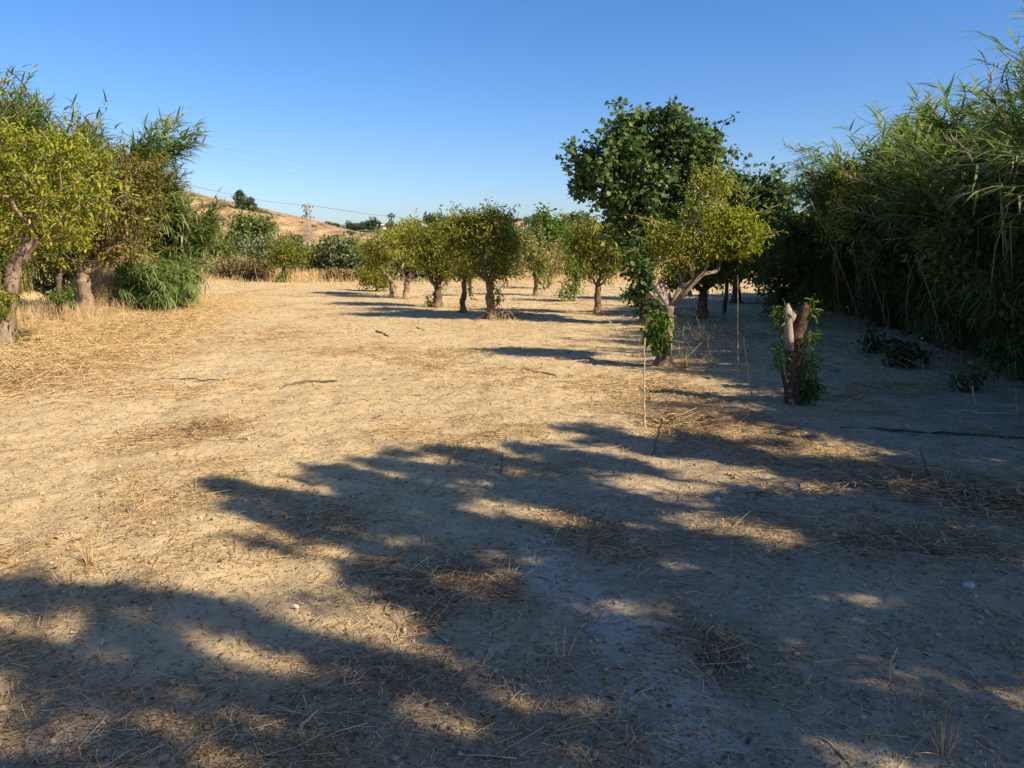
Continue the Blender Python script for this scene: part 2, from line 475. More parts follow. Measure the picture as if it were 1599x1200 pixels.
crust = np.zeros_like(gx)
for pts, w_, s_, k in (([(1150, 1260), (1070, 1130), (1000, 1020), (930, 950), (870, 900), (845, 850)], 0.28, 0.24, 0.43),
                       ([(1090, 1100), (1000, 980)], 0.2, 0.16, 0.42),
                       ([(-40, 1190), (120, 1150), (230, 1190)], 0.22, 0.2, 0.42),
                       ([(80, 1060), (330, 1090)], 0.12, 0.12, 0.25),
                       ([(1240, 650), (1330, 590), (1450, 600)], 0.9, 0.8, 0.16),
                       ([(1010, 720), (1160, 740), (1330, 870), (1599, 960)], 0.35, 0.3, 0.27),
                       ([(840, 800), (860, 880)], 0.25, 0.2, 0.2)):
    crust = np.maximum(crust, (k + .1) * seg_mask(gx, gy, pts, w_, s_))
shade_tone = seg_mask(gx, gy, [(1599, 640), (1300, 620), (1250, 700), (1350, 900), (1250, 1250)], 1.7, 0.9)  # mask for the painted shade: right-hand ground and foreground lying in shadow
shade_tone = np.maximum(shade_tone, 0.8 * seg_mask(gx, gy, [(1250, 1250), (900, 1000), (800, 830), (1000, 750)], 0.5, 0.5))
shade_tone = np.maximum(shade_tone, 0.5 * seg_mask(gx, gy, [(0, 1200), (500, 1250)], 0.6, 0.5))
shade_tone = np.clip(shade_tone + 0.5 * (fbm(gx * 1.4, gy * 1.4, 3, 91) - 0.5), 0, 1) * (shade_tone > 0.02)
MULCH = [([(1110, 640), (1280, 720), (1450, 750), (1600, 800)], 0.35, 0.3, 0.9),
         ([(1000, 600), (1090, 650), (1180, 700)], 0.5, 0.4, 0.7),
         ([(620, 890), (720, 930)], 0.3, 0.25, 0.6),
         ([(880, 820), (960, 850)], 0.25, 0.2, 0.7),
         ([(230, 690), (330, 665)], 0.35, 0.3, 0.6),
         ([(-50, 600), (120, 560), (260, 500)], 1.2, 1.0, 0.8),
         ([(1150, 830), (1500, 850)], 0.3, 0.3, 0.6),
         ([(1090, 1000), (1160, 1040)], 0.18, 0.15, 0.6),
         ([(900, 1130), (700, 1130), (560, 1060)], 0.35, 0.3, 0.45)]


def mulch_at(x, y):
    m = np.zeros(np.shape(x))
    for pts, w_, s_, k in MULCH: m = np.maximum(m, k * seg_mask(x, y, pts, w_, s_))
    return m


mulch = np.maximum(mulch_at(gx, gy), 0.75 * sstep(0.56, 0.74, fbm(gx * 0.9, gy * 0.9, 4, 51)))
mb = MB()
ny, nx = gx.shape
ii = (np.arange(ny - 1)[:, None] * nx + np.arange(nx - 1)[None, :])
mb.add(np.stack([gx, gy, gz], -1).reshape(-1, 3), np.stack([ii, ii + 1, ii + nx + 1, ii + nx], -1).reshape(-1), np.full((ny - 1) * (nx - 1), 4))
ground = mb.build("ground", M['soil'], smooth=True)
for nm, arr in (("crust", crust), ("shade_tone", shade_tone), ("mulch", mulch)):
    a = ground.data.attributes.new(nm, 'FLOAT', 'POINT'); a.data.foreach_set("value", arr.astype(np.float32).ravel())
tag(ground, kind="structure")

# ------------------------------------------------------------------ hill and far ridge
def height_sheet(name, xs, ys, fn, mat):
    X, Y = np.meshgrid(xs, ys); Z = fn(X, Y)
    m = MB(); a, b = X.shape
    i = (np.arange(a - 1)[:, None] * b + np.arange(b - 1)[None, :])
    m.add(np.stack([X, Y, Z], -1).reshape(-1, 3), np.stack([i, i + 1, i + b + 1, i + b], -1).reshape(-1), np.full((a - 1) * (b - 1), 4))
    o = m.build(name, mat, smooth=True); tag(o, kind="structure"); return o


HY = 200.0
sk = np.array([(-400, 190), (-100, 235), (100, 262), (200, 278), (294, 300), (333, 311), (368, 324), (403, 331), (440, 337), (469, 342), (490, 352), (500, 357), (545, 361), (600, 374), (660, 393), (720, 405)], float)
skx = np.array([P(u, v, HY)[0] for u, v in sk]); skz = np.array([P(u, v, HY)[2] for u, v in sk])


def hill_z(x, y):
    top = np.interp(x, skx, skz)
    t = np.clip((y - 105) / (HY - 105), 0, 1.0)
    s = 0.55 * t + 0.45 * sstep(0.15, 0.85, t)
    z = -1.0 + (top + 1.0) * s
    z = z + 1.3 * (fbm(x / 14, y / 14, 4, 71) - 0.5) * sstep(0, 0.3, t) * (1 - 0.65 * sstep(0.8, 1.0, t))
    # cut banks: short steep steps along the slope
    for yc, a in ((138, 1.2), (160, 1.5), (184, 2.2)):
        z = z + a * (sstep(yc - 2 + 6 * (fbm(x / 20, x * 0, 3, 5) - 0.5), yc + 2 + 6 * (fbm(x / 20, x * 0, 3, 5) - 0.5), y) - (y - 105) / (HY - 105)) * sstep(0, 0.3, t) * (t < 1) * (1 - sstep(0.9, 1, t))
    z = z - 0.02 * np.maximum(y - HY, 0)
    return z


height_sheet("hill", np.linspace(skx[0], skx[-1], 300), np.linspace(100, 330, 150), hill_z, M['hill'])

RY = 450.0
rk = np.array([(-300, 372), (300, 368), (480, 360), (530, 356), (560, 361), (600, 358), (640, 356), (690, 352), (760, 350), (830, 354), (900, 352), (1000, 352), (1200, 356), (1500, 362), (2000, 372)], float)
rkx = np.array([P(u, v, RY)[0] for u, v in rk]); rkz = np.array([P(u, v, RY)[2] for u, v in rk])


def ridge_z(x, y):
    top = np.interp(x, rkx, rkz); t = np.clip((y - 230) / (RY - 230), 0, 1)
    return -1.5 + (top + 1.5) * (0.4 * t + 0.6 * sstep(0, 1, t)) + 2.2 * (fbm(x / 30, y / 30, 3, 7) - 0.5) * sstep(0, 0.3, t) - 0.01 * np.maximum(y - RY, 0)


height_sheet("ridge", np.linspace(rkx[0], rkx[-1], 260), np.linspace(225, 800, 90), ridge_z, M['ridge'])

# ------------------------------------------------------------------ leaf templates and tree builder
def strip(nseg, widths, droop, fold=0.0):
    v = []; f = []
    for k in range(nseg + 1):
        t = k / nseg; w = widths[k] / 2
        v.append((t, -w, -droop * t * t + fold * w)); v.append((t, w, -droop * t * t + fold * w))
    for k in range(nseg): f.append((2 * k, 2 * k + 2, 2 * k + 3, 2 * k + 1))
    return np.array(v, float), f


def outline_leaf(pts, cup):
    v = [(0.42, 0, 0)]
    for (x, y) in pts: v.append((x, y, -cup * ((x - 0.42) ** 2 + y * y)))
    n = len(pts)
    return np.array(v, float), [(0, 1 + k, 1 + (k + 1) % n) for k in range(n)]


LEAF = {}
LEAF['citrus'] = (np.array([(0, 0, 0), (0.30, 0.5, 0.10), (0.72, 0.36, 0.04), (1, 0, -0.12), (0.72, -0.36, 0.04), (0.30, -0.5, 0.10), (0.5, 0, -0.04)], float),
                  [(0, 6, 2, 1), (6, 3, 2), (0, 5, 4, 6), (6, 4, 3)])
half = [(0.0, 0.0), (0.02, 0.22), (0.10, 0.46), (0.30, 0.30), (0.52, 0.52), (0.62, 0.24), (1.0, 0.0)]
LEAF['fig'] = outline_leaf(half + [(x, -y) for (x, y) in half[-2:0:-1]], 0.35)
LEAF['round'] = outline_leaf([(0, 0), (0.15, 0.4), (0.5, 0.5), (0.85, 0.3), (1, 0), (0.85, -0.3), (0.5, -0.5), (0.15, -0.4)], 0.3)
LEAF['cane'] = strip(4, [0.55, 1.0, 0.85, 0.5, 0.06], 0.42)
LEAF['quad'] = strip(1, [1.0, 0.5], 0.2)
LEAF['needle'] = strip(1, [1.0, 0.2], 0.1)


def unit(n, rng):
    v = rng.normal(size=(n, 3)); return v / np.linalg.norm(v, axis=1)[:, None]


def leaf_cloud(m, cen, crad, per, kind, size, ratio, rng, updir=0.1, droop=-0.25, crnd=None):
    """per leaves round every cluster centre"""
    n = len(cen) * per
    c = np.repeat(np.arange(len(cen)), per)
    off = unit(n, rng) * (rng.random(n) ** 0.6)[:, None] * crad
    Pp = cen[c] + off * np.array([1, 1, 0.85])
    X = off / crad * 0.8 + unit(n, rng) * 0.7 + np.array([0, 0, droop])
    Nn = unit(n, rng) * 0.8 + np.array([0, 0, 0.9 + updir])
    L = size * (0.45 + 0.95 * rng.random(n))
    cr = rng.random(len(cen)) if crnd is None else crnd
    r = np.clip(0.55 * rng.random(n) + 0.45 * cr[c], 0, 1)
    m.scatter(LEAF[kind], Pp, X, Nn, np.stack([L, L * ratio, L], 1), r)


def blob_points(blobs, n, rng, shell=0.45, wexp=0.8):
    vol = np.array([np.prod(b[1]) ** wexp for b in blobs]); vol = vol / vol.sum()
    which = rng.choice(len(blobs), n, p=vol)
    d = unit(n, rng) * (shell + (1 - shell) * rng.random(n) ** 0.5)[:, None]
    c = np.array([b[0] for b in blobs])[which]; r = np.array([b[1] for b in blobs])[which]
    d = d * (1 + 0.27 * np.clip(rng.normal(size=(n, 1)), -1.5, 1.5))
    return c + d * r


def grow(nodes, att, rng, wob=0.12):
    """Grow branches from the given start nodes to every attractor; returns chains and their counts."""
    pos = [np.asarray(p, float) for p, par in nodes]; par = [q for p, q in nodes]
    cnt = [0] * len(pos)
    order = np.argsort(np.linalg.norm(att - pos[0], axis=1))
    chains = []
    plen = [0.0] * len(pos)
    for i in range(1, len(pos)):
        plen[i] = plen[par[i]] + np.linalg.norm(pos[i] - pos[par[i]])
    arr = np.zeros((len(pos) + len(att) * 3 + 5, 3)); arr[:len(pos)] = pos; pl = np.zeros(len(arr)); pl[:len(pos)] = plen
    n = len(pos)
    for a in order:
        A = att[a]
        d = np.linalg.norm(arr[:n] - A, axis=1)
        k = int(np.argmin(d + 0.25 * pl[:n]))
        S = arr[k]; D = A - S; L = np.linalg.norm(D)
        ids = [k]
        for t in (1 / 3, 2 / 3, 1.0):
            p = S + D * t + (rng.normal(size=3) * wob * L * (t < 1) * 0.7) + np.array([0, 0, 0.16 * L * math.sin(math.pi * t) * (1 if D[2] > -0.2 * L else -0.3)])
            arr[n] = p; par.append(ids[-1]); cnt.append(0); pl[n] = pl[ids[-1]] + L / 3; ids.append(n); n += 1
        chains.append(ids)
        q = ids[-1]
        while q is not None and q >= 0:
            cnt[q] += 1; q = par[q]
    return arr[:n], chains, np.array(cnt)


def make_tree(name, label, cat, base, fork, r0, blobs, n_att, per, kind, size, leaf, bark, group=None, ratio=0.42, crad=0.16,
              limbs=(), seed=1, rf=None, bend=0.035, shell=0.2, extra=None, tip=0.004, leaves_extra=None, droop=-0.25, trunk_path=None, wexp=0.8):
    rng = np.random.default_rng(seed)
    if kind == 'citrus': n_att = int(n_att * 1.5); per = max(4, round(per * 0.62)); size *= 0.84; crad *= 0.9
    if kind == 'fig': n_att = int(n_att * 1.15); per = round(per * 0.72); size *= 0.92
    base = np.asarray(base, float); fork = np.asarray(fork, float)
    t = thing(name, label, cat, base, group)
    rf = rf or r0 * 0.75
    if trunk_path is None:
        ts = np.linspace(0, 1, 7)
        pts = base + (fork - base) * ts[:, None]
        L = np.linalg.norm(fork - base)
        pts[1:-1] += rng.normal(size=(5, 3)) * bend * L * np.array([1, 1, 0.2]) * 0.5
    else:
        pts = np.vstack([base, trunk_path, fork]); ts = np.linspace(0, 1, len(pts))
        from_ = np.linspace(0, 1, 9); pts = np.stack([np.interp(from_, ts, pts[:, k]) for k in range(3)], 1); ts = from_
    pts[0, 2] -= 0.06
    rad = r0 + (rf - r0) * ts; rad[0] *= 1.35; rad[1] *= 1.06
    sfine = np.linspace(0, 1, 17); s0 = np.linspace(0, 1, len(pts))
    pts = np.stack([np.interp(sfine, s0, pts[:, k]) for k in range(3)], 1); rad = np.interp(sfine, s0, rad) * (1 + .10 * rng.normal(size=17)); rad[1] *= 1.25; rad[0] *= 1.25
    mt = MB(); mt.tube(pts - base, rad, 13, 0.5, 0.13, rng)
    mt.build("trunk", M[bark], t, True)
    nodes = [(fork - (fork - base) * 0.04, -1)]
    for lim in limbs:
        pr = 0
        for p in lim: nodes.append((np.asarray(p, float), pr)); pr = len(nodes) - 1
    att = blob_points(blobs, n_att, rng, shell, wexp)
    arr, chains, cnt = grow(nodes, att, rng)
    tot = max(cnt[0], 1)
    rr = tip + (rf * 0.92 - tip) * (cnt / tot) ** 0.52
    mbm = MB()
    for i in range(1, len(nodes)):
        q = nodes[i][1]; A = arr[q] if q > 0 else arr[0]
        mid = (A + arr[i]) / 2 + rng.normal(size=3) * 0.03
        ra = rr[q] if q else min(rr[i] * 1.25, rf)
        mbm.tube(np.array([A, mid, arr[i]]) - base, [ra, (ra + rr[i]) / 2, max(rr[i], 0.01)], 7, 0.5, 0.08, rng)
    for ids in chains:
        rads = rr[ids].copy(); rads[0] = min(rads[0], rads[1] * 1.5)
        mbm.tube(arr[ids] - base, rads, 6 if rads[1] > 0.02 else 4, 0.5)
    mc = MB()
    att = att[rng.random(len(att)) > .07]
    leaf_cloud(mc, att - base, crad, per, kind, size, ratio, rng, droop=droop)
    mid = np.array([arr[c[2]] for c in chains])[::2]
    leaf_cloud(mc, mid - base, crad, max(per // 2, 2), kind, size, ratio, rng, droop=droop)
    if kind == 'citrus' and len(att) > 100:                  # stray leafy water shoots breaking the outline
        cc = att.mean(0); ext = np.linalg.norm(att - cc, axis=1); pick = np.argsort(-ext)[:len(att) // 3]; pick = rng.choice(pick, min(30, len(pick)), False)
        sp = []
        for a in att[pick]:
            d = (a - cc) / np.linalg.norm(a - cc) * .6 + np.array([0, 0, .35]) + rng.normal(size=3) * .3; d /= np.linalg.norm(d); L = (.15 + .3 * rng.random()) * (1 + .015 * base[1])
            e = a + d * L + np.array([0, 0, -.1 * L]); mbm.tube(np.array([a, a + d * L * .5, e]) - base, [.007, .005, .003], 4)
            if rng.random() < .72: sp += [a + (e - a) * q for q in (.25, .5, .75, 1.0)]
        leaf_cloud(mc, np.array(sp) - base, crad * .5, max(3, per // 2), kind, size, ratio, rng, droop=droop)
    mbm.build("branches", M[bark], t, True)
    mc.build("crown", M[leaf], t)
    if extra: extra(t, base, rng)
    return t


def pxblobs(lst, Y):
    out = []
    for b in lst:
        u, v, ru, rv = b[:4]; dy = b[4] if len(b) > 4 else 0.0
        rx = ru * Y / FPX; rz = rv * Y / FPX
        ry = b[5] if len(b) > 5 else 0.5 * (rx + rz) * 1.1
        out.append((P(u, v, Y + dy), np.array([rx, ry, rz])))
    return out


def shoots(name, lst, Y, n, kind, size, leaf, ratio=0.4, crad=0.1, per=7):
    def fn(t, base, rng):
        m = MB(); bl = pxblobs(lst, Y); att = blob_points(bl, n, rng, 0.1)
        leaf_cloud(m, att - base, crad, per, kind, size, ratio, rng, droop=-0.5)
        fo = m.build(name, M[leaf], t)
        s = MB()
        for a in att[::3]:
            lo = np.array([base[0] + (a[0] - base[0]) * 0.35, base[1] + (a[1] - base[1]) * 0.35, max(a[2] - 0.25, hgt(base[0], base[1]) + 0.05)])
            s.tube(np.array([lo, (lo + a) / 2 + rng.normal(size=3) * 0.02, a]) - base, [0.006, 0.005, 0.003], 4, 0.5)
        s.build("sprout_stems", M['bark_dk'], fo)
    return fn


def ptree(name, label, cat, base, fork, r0, blobs, n, per, kind, size, leaf, bark, dfork=0.0, limbs=(), path=(), **kw):
    b = GG(*base); Y = b[1]
    f = P(fork[0], fork[1], Y + dfork)
    lm = [[P(q[0], q[1], Y + (q[2] if len(q) > 2 else 0)) for q in l] for l in limbs]
    tp = np.array([P(q[0], q[1], Y + (q[2] if len(q) > 2 else 0)) for q in path]) if path else None
    return make_tree(name, label, cat, b, f, r0, pxblobs(blobs, Y), n, per, kind, size, leaf, bark, limbs=lm, trunk_path=tp, **kw)


ORCH = "orange trees of the middle orchard"
# --- left side
Y1 = GG(8, 545)[1]
ptree("orange_tree", "yellow-green orange tree at the left edge with bent pale trunk", "orange tree", (8, 545), (62, 372), 0.115,
      [(20, 275, 80, 62), (85, 238, 72, 44), (-70, 262, 120, 80), (60, 330, 65, 50), (135, 297, 58, 55), (-20, 345, 55, 45), (110, 350, 45, 32), (15, 215, 70, 24)],
      560, 17, 'citrus', 0.095, 'citrus_y', 'bark_pale', seed=11, crad=0.15, rf=0.1,
      path=[(14, 470), (22, 420), (42, 388)],
      limbs=[[(52, 345), (72, 300, .1), (85, 265, .2)], [(40, 345, -.2), (15, 310, -.3)], [(95, 345, -.2), (125, 320, -.2)], [(20, 370, .3), (-40, 330, .3)]],
      extra=shoots("sprout_foliage", [(6, 470, 14, 55, -.2), (38, 538, 14, 18, -.1)], Y1, 60, 'citrus', 0.10, 'citrus_y', 0.3))
ptree("orange_tree", "left-hand orange tree on a stout pale trunk before the dry bank", "orange tree", (138, 492), (130, 425), 0.165,
      [(150, 345, 60, 48), (200, 330, 55, 60), (225, 290, 48, 42), (190, 265, 45, 38), (140, 285, 50, 50), (110, 340, 40, 38), (170, 390, 50, 22)],
      520, 15, 'citrus', 0.12, 'citrus_b', 'bark_pale', seed=12, crad=0.2, rf=0.15, limbs=[[(110, 408), (90, 390)], [(150, 410), (180, 385, -.3)]])
Y3 = GG(90, 503)[1]
ptree("orange_tree", "slim dark orange tree with a bright tuft of shoots low on its trunk", "orange tree", (90, 503), (92, 432), 0.08,
      [(75, 385, 50, 38), (40, 400, 40, 35), (100, 370, 40, 35), (60, 350, 50, 30)], 200, 12, 'citrus', 0.10, 'citrus_g', 'bark_dk', seed=13, crad=0.18,
      extra=shoots("sprout_foliage", [(98, 462, 22, 17, -.3)], Y3, 26, 'citrus', 0.10, 'bright', 0.45))
ptree("orange_tree", "brownish twiggy orange tree between its neighbours and the drooping canes", "orange tree", (214, 470), (225, 412), 0.08,
      [(245, 345, 42, 48), (262, 320, 42, 40), (225, 372, 36, 32), (282, 345, 26, 42), (245, 292, 28, 24)],
      330, 12, 'citrus', 0.10, 'citrus_b', 'bark', seed=14, crad=0.22)

# --- the middle orchard
ptree("orange_tree", "orange tree at the left end of the orchard row", "orange tree", (614, 463), (612, 438), 0.115,
      [(600, 388, 32, 30), (622, 368, 34, 20), (583, 405, 24, 22), (575, 385, 16, 18)], 260, 12, 'citrus', 0.12, 'citrus_y', 'bark_pale', group=ORCH, seed=21, crad=0.2,
      limbs=[[(598, 425), (590, 415)], [(624, 427), (630, 410)]])
ptree("orange_bush", "low leafy bush before the first orchard trunk", "bush", (588, 455), (588, 450), 0.05,
      [(585, 432, 24, 17), (598, 442, 16, 12), (572, 440, 12, 13)], 150, 11, 'citrus', 0.12, 'citrus_y', 'bark', seed=22, crad=0.18)
ptree("orange_tree", "orange tree with pale sunlit forked trunk", "orange tree", (634, 467), (636, 440), 0.12,
      [(648, 385, 32, 28), (640, 365, 26, 18), (665, 400, 20, 22)], 230, 12, 'citrus', 0.12, 'citrus_y', 'bark_pale', group=ORCH, seed=23, crad=0.2,
      limbs=[[(629, 428), (622, 410)], [(642, 425), (648, 410)]])
ptree("orange_tree", "orange tree with thick black trunk and wide forking limbs", "orange tree", (683, 480), (684, 446), 0.145,
      [(668, 395, 34, 26), (700, 385, 30, 35), (652, 372, 26, 20), (688, 412, 32, 16), (690, 360, 24, 20)], 330, 13, 'citrus', 0.11, 'citrus_g', 'bark_dk', group=ORCH, seed=24, crad=0.19,
      limbs=[[(672, 432), (660, 415)], [(698, 428), (712, 418)], [(684, 430), (690, 410)]],
      extra=shoots("sprout_foliage", [(672, 470, 10, 10, .1)], GG(683, 480)[1], 14, 'citrus', 0.11, 'citrus_g'))
ptree("orange_tree", "narrow orange tree with slender leaning trunk in the orchard row", "orange tree", (723, 488), (724, 440), 0.08,
      [(724, 425, 14, 14), (718, 395, 26, 24), (726, 375, 22, 24)], 170, 12, 'citrus', 0.10, 'citrus_y', 'bark', group=ORCH, seed=25, crad=0.16)
ptree("orange_tree", "largest orange tree of the orchard row with twisted trunk", "orange tree", (766, 498), (764, 441), 0.11,
      [(752, 358, 46, 28), (768, 340, 30, 18), (715, 372, 28, 32), (782, 385, 26, 40), (735, 408, 28, 22), (735, 345, 26, 18), (778, 425, 20, 16)],
      520, 14, 'citrus', 0.095, 'citrus_g', 'bark', group=ORCH, seed=26, crad=0.17,
      limbs=[[(745, 426), (728, 412, -.2)], [(756, 425), (752, 400)], [(782, 425), (785, 405)], [(775, 420, .4), (770, 390, .4)]],
      extra=shoots("sprout_foliage", [(776, 460, 7, 16, -.1)], GG(766, 498)[1], 10, 'citrus', 0.10, 'citrus_y'))
ptree("orange_sapling", "thin-stemmed sapling behind the slender leaning trunk", "sapling", (735, 463), (735, 436), 0.06,
      [(738, 420, 20, 14)], 60, 9, 'citrus', 0.11, 'citrus_g', 'bark_dk', seed=27, crad=0.2)
ptree("withered_orange_tree", "small orange tree with withered pinkish leaves right of the row", "orange tree", (836, 462), (838, 436), 0.09,
      [(832, 400, 22, 24), (845, 415, 18, 22), (812, 415, 16, 12), (828, 380, 12, 12)], 110, 7, 'citrus', 0.13, 'pink', 'bark', group=ORCH, seed=31, crad=0.26,
      extra=shoots("sprout_foliage", [(846, 425, 12, 32, -.1), (835, 395, 16, 16)], GG(836, 462)[1], 60, 'citrus', 0.13, 'bright'))
ptree("withered_orange_tree", "half-bare brown orange tree far back right of the withered pink one", "orange tree", (857, 451), (859, 430), 0.10,
      [(862, 402, 22, 18), (875, 415, 14, 14)], 110, 7, 'citrus', 0.14, 'pink', 'bark_pale', group=ORCH, seed=32, crad=0.3)
ptree("orange_sapling", "pale green sapling with drooping leaves left of the shaded orange tree", "sapling", (898, 471), (898, 440), 0.05,
      [(896, 418, 17, 20), (890, 450, 12, 14), (905, 435, 12, 16)], 95, 9, 'citrus', 0.12, 'bright', 'bark_pale', seed=33, crad=0.2)
ptree("orange_tree", "orange tree half shaded at the left foot of the big fig", "orange tree", (933, 492), (934, 447), 0.09,
      [(920, 368, 30, 24), (908, 388, 24, 24), (950, 398, 38, 26), (938, 425, 34, 12), (960, 370, 28, 24)], 380, 12, 'citrus', 0.10, 'citrus_g', 'bark', group=ORCH, seed=34, crad=0.18,
      limbs=[[(925, 434), (912, 420)], [(948, 432), (962, 420)]])

# --- fig trees
YF = GG(1010, 506)[1]
ptree("fig_tree", "tall dark fig tree with big lobed leaves rising above the orchard", "fig tree", (1010, 506), (1014, 440), 0.15,
      [(955, 256, 64, 46), (1000, 212, 66, 42), (1066, 222, 62, 44), (1000, 292, 60, 42), (918, 268, 36, 34), (905, 285, 20, 18), (950, 300, 40, 30), (1100, 262, 34, 40), (1035, 330, 50, 40), (1005, 390, 30, 46), (985, 345, 34, 32), (1050, 280, 50, 40), (968, 325, 30, 26), (1040, 180, 40, 16), (990, 185, 24, 18), (1002, 445, 26, 44), (1020, 480, 20, 26), (1108, 228, 26, 30)],
      760, 20, 'fig', 0.118, 'fig', 'bark_dk', seed=41, ratio=0.95, crad=0.19, rf=0.12, droop=-0.35,
      limbs=[[(1000, 390), (975, 320)], [(1020, 380, .3), (1030, 300, .3), (1025, 240, .3)], [(1035, 400, .2), (1075, 320, .4)]])
ptree("fig_tree", "second fig tree behind the broken orange tree, its shoots against the sky", "fig tree", (1150, 473), (1150, 432), 0.13,
      [(1180, 312, 38, 36), (1208, 298, 20, 34), (1226, 328, 20, 30), (1148, 296, 26, 32), (1165, 350, 40, 30), (1210, 370, 34, 30)],
      400, 16, 'fig', 0.15, 'fig', 'bark_dk', seed=42, ratio=0.95, crad=0.24, droop=-0.35)

# --- near broken orange tree
YN = GG(1036, 571)[1]


def broken_snags(t, base, rng):
    m = MB()
    for (u, v, d, r) in ((1022, 444, -.05, .035), (1030, 440, .05, .03), (1038, 443, .1, .032), (1016, 458, -.1, .025)):
        a = P(1044, 482, YN); b = P(u, v, YN + d); c = (a + b) / 2 + rng.normal(size=3) * 0.01
        m.tube(np.array([a, c, b, b + (b - c) * 0.25]) - base, [r * 1.6, r * 1.3, r * 0.75, r * 0.12], 7, 0.5, 0.2, rng)
    m.build("broken_limb", M['wood'], t, True)
    cm = MB(); ca = blob_points(pxblobs([(1142, 352, 40, 26), (1166, 368, 26, 22), (1112, 385, 40, 16), (1135, 385, 34, 14)], YN), 620, rng, .3)
    leaf_cloud(cm, ca - base, .1, 11, 'citrus', .05, .42, rng, droop=-.1); cm.build("leafy_limb", M['vivid'], t)
    shoots("sprout_foliage", [(1024, 510, 18, 34, -.15), (1036, 538, 14, 16, -.15)], YN, 75, 'citrus', 0.085, 'bright', 0.5, 0.09)(t, base, rng)


ptree("orange_tree", "near orange tree with splintered top and one yellow-green leafy limb", "orange tree", (1036, 572), (1046, 478), 0.105,
      [(1085, 378, 54, 34), (1140, 355, 44, 30), (1100, 325, 38, 34), (1050, 390, 42, 28), (1160, 370, 28, 24), (1128, 292, 26, 20), (1090, 285, 16, 18), (1030, 362, 28, 24)],
      540, 15, 'citrus', 0.058, 'citrus_y', 'bark_pale', seed=43, crad=0.12, rf=0.062, droop=-0.15,
      limbs=[[(1062, 450), (1085, 436), (1120, 424)], [(1066, 440, .2), (1075, 405, .2), (1085, 370, .2)], [(1100, 425, -.1), (1125, 380, -.1)]], extra=broken_snags)

# --- shaded trees behind
SH = "shaded trees behind the broken orange tree"
ptree("orange_tree", "dark orange tree with forked trunk in the fig's shade", "orange tree", (1095, 497), (1099, 455), 0.13,
      [(1085, 420, 40, 24), (1120, 415, 36, 26), (1060, 435, 26, 18)], 420, 13, 'citrus', 0.12, 'citrus_g', 'bark_dk', group=SH, seed=44, crad=0.2,
      limbs=[[(1080, 444), (1065, 432)], [(1118, 442), (1130, 430)]])
ptree("orange_tree", "dark orange tree framing the sunlit gap before the right thicket", "orange tree", (1148, 474), (1150, 440), 0.13,
      [(1150, 405, 40, 24), (1185, 410, 36, 28), (1120, 415, 26, 18)], 420, 13, 'citrus', 0.13, 'citrus_g', 'bark_dk', group=SH, seed=45, crad=0.22,
      limbs=[[(1165, 425), (1180, 415)]])
ptree("bush_tree", "dark leafy bush at the left end of the right thicket", "bush", (1222, 496), (1222, 465), 0.12,
      [(1225, 420, 38, 45), (1250, 400, 40, 45), (1205, 455, 20, 34), (1235, 365, 36, 30)], 380, 12, 'citrus', 0.12, 'bush', 'bark_dk', seed=46, crad=0.22)
# dead slim pole trunk
b = GG(1130, 492); tp = P(1137, 415, b[1])
m = MB(); m.tube(np.array([[0, 0, -0.05], (tp - b) * 0.5 + np.array([0.02, 0, 0]), tp - b]), [0.055, 0.05, 0.04], 8, 0.5, 0.1)
tag(m.build("dead_trunk", M['bark_dk'], None, True), "bare upright dead trunk between the two shaded orange trees", "dead trunk").location = tuple(b)

# --- stump with two torn prongs
b = GG(1237, 630); YS_ = b[1]
t = thing("tree_stump", "torn two-pronged tree stump wrapped in green shoots", "stump", b)
rg = np.random.default_rng(5)
m = MB(); pp = np.array([P(u, v, YS_) for (u, v) in ((1237, 634), (1237, 610), (1238, 570), (1240, 545), (1246, 520), (1253, 498), (1258, 480), (1259, 473))]) - b
qf = np.linspace(0, 1, 26); q0 = np.linspace(0, 1, len(pp)); rd_ = np.interp(qf, q0, [0.098, 0.076, 0.068, 0.07, 0.062, 0.056, 0.05, 0.022]) * (1 + .07 * rg.normal(size=26)); pp = np.stack([np.interp(qf, q0, pp[:, k]) for k in range(3)], 1) + rg.normal(size=(26, 3)) * .004; m.tube(pp, rd_, 16, 0.5, 0.13, rg); m.build("trunk", M['bark_red'], t, True)
m = MB(); pp = np.array([P(u, v, YS_ - 0.03) for (u, v) in ((1235, 548), (1232, 525), (1231, 502), (1229, 486), (1231, 474))]) - b
m.tube(pp, [0.04, 0.05, 0.042, 0.05, 0.006], 8, 0.5, 0.25, rg)
pp = np.array([P(u, v, YS_ + 0.02) for (u, v) in ((1232, 506), (1238, 494), (1243, 487))]) - b
m.tube(pp, [0.04, 0.045, 0.015], 7, 0.5, 0.25, rg); m.build("torn_prong", M['wood'], t)
m = MB()
for (u, v, r) in ((1230, 596, .022), (1234, 611, .02), (1236, 627, .024), (1233, 585, .014)):
    c = P(u, v, YS_ - 0.088) - b; m.tube(np.array([c + [0, .02, 0], c, c + [0, -.006, 0]]), [r, r * .9, r * .4], 7, 0.5, .2, rg)
m.build("cut_knot", M['wood'], t)
m = MB(); bl = pxblobs([(1220, 500, 6, 20), (1217, 552, 6, 30), (1263, 520, 7, 42), (1260, 590, 12, 36), (1268, 612, 14, 18), (1244, 556, 16, 9, -.09, .04), (1262, 478, 5, 14), (1252, 620, 8, 12, -.05), (1251, 598, 9, 30, -.08, .03), (1228, 590, 5, 24, -.06, .03)], YS_)
att = blob_points(bl, 125, rg, 0.1); leaf_cloud(m, att - b, 0.06, 6, 'citrus', 0.08, 0.25, rg, droop=-0.5); m.build("sprout_foliage", M['bright'], t)
m = MB()
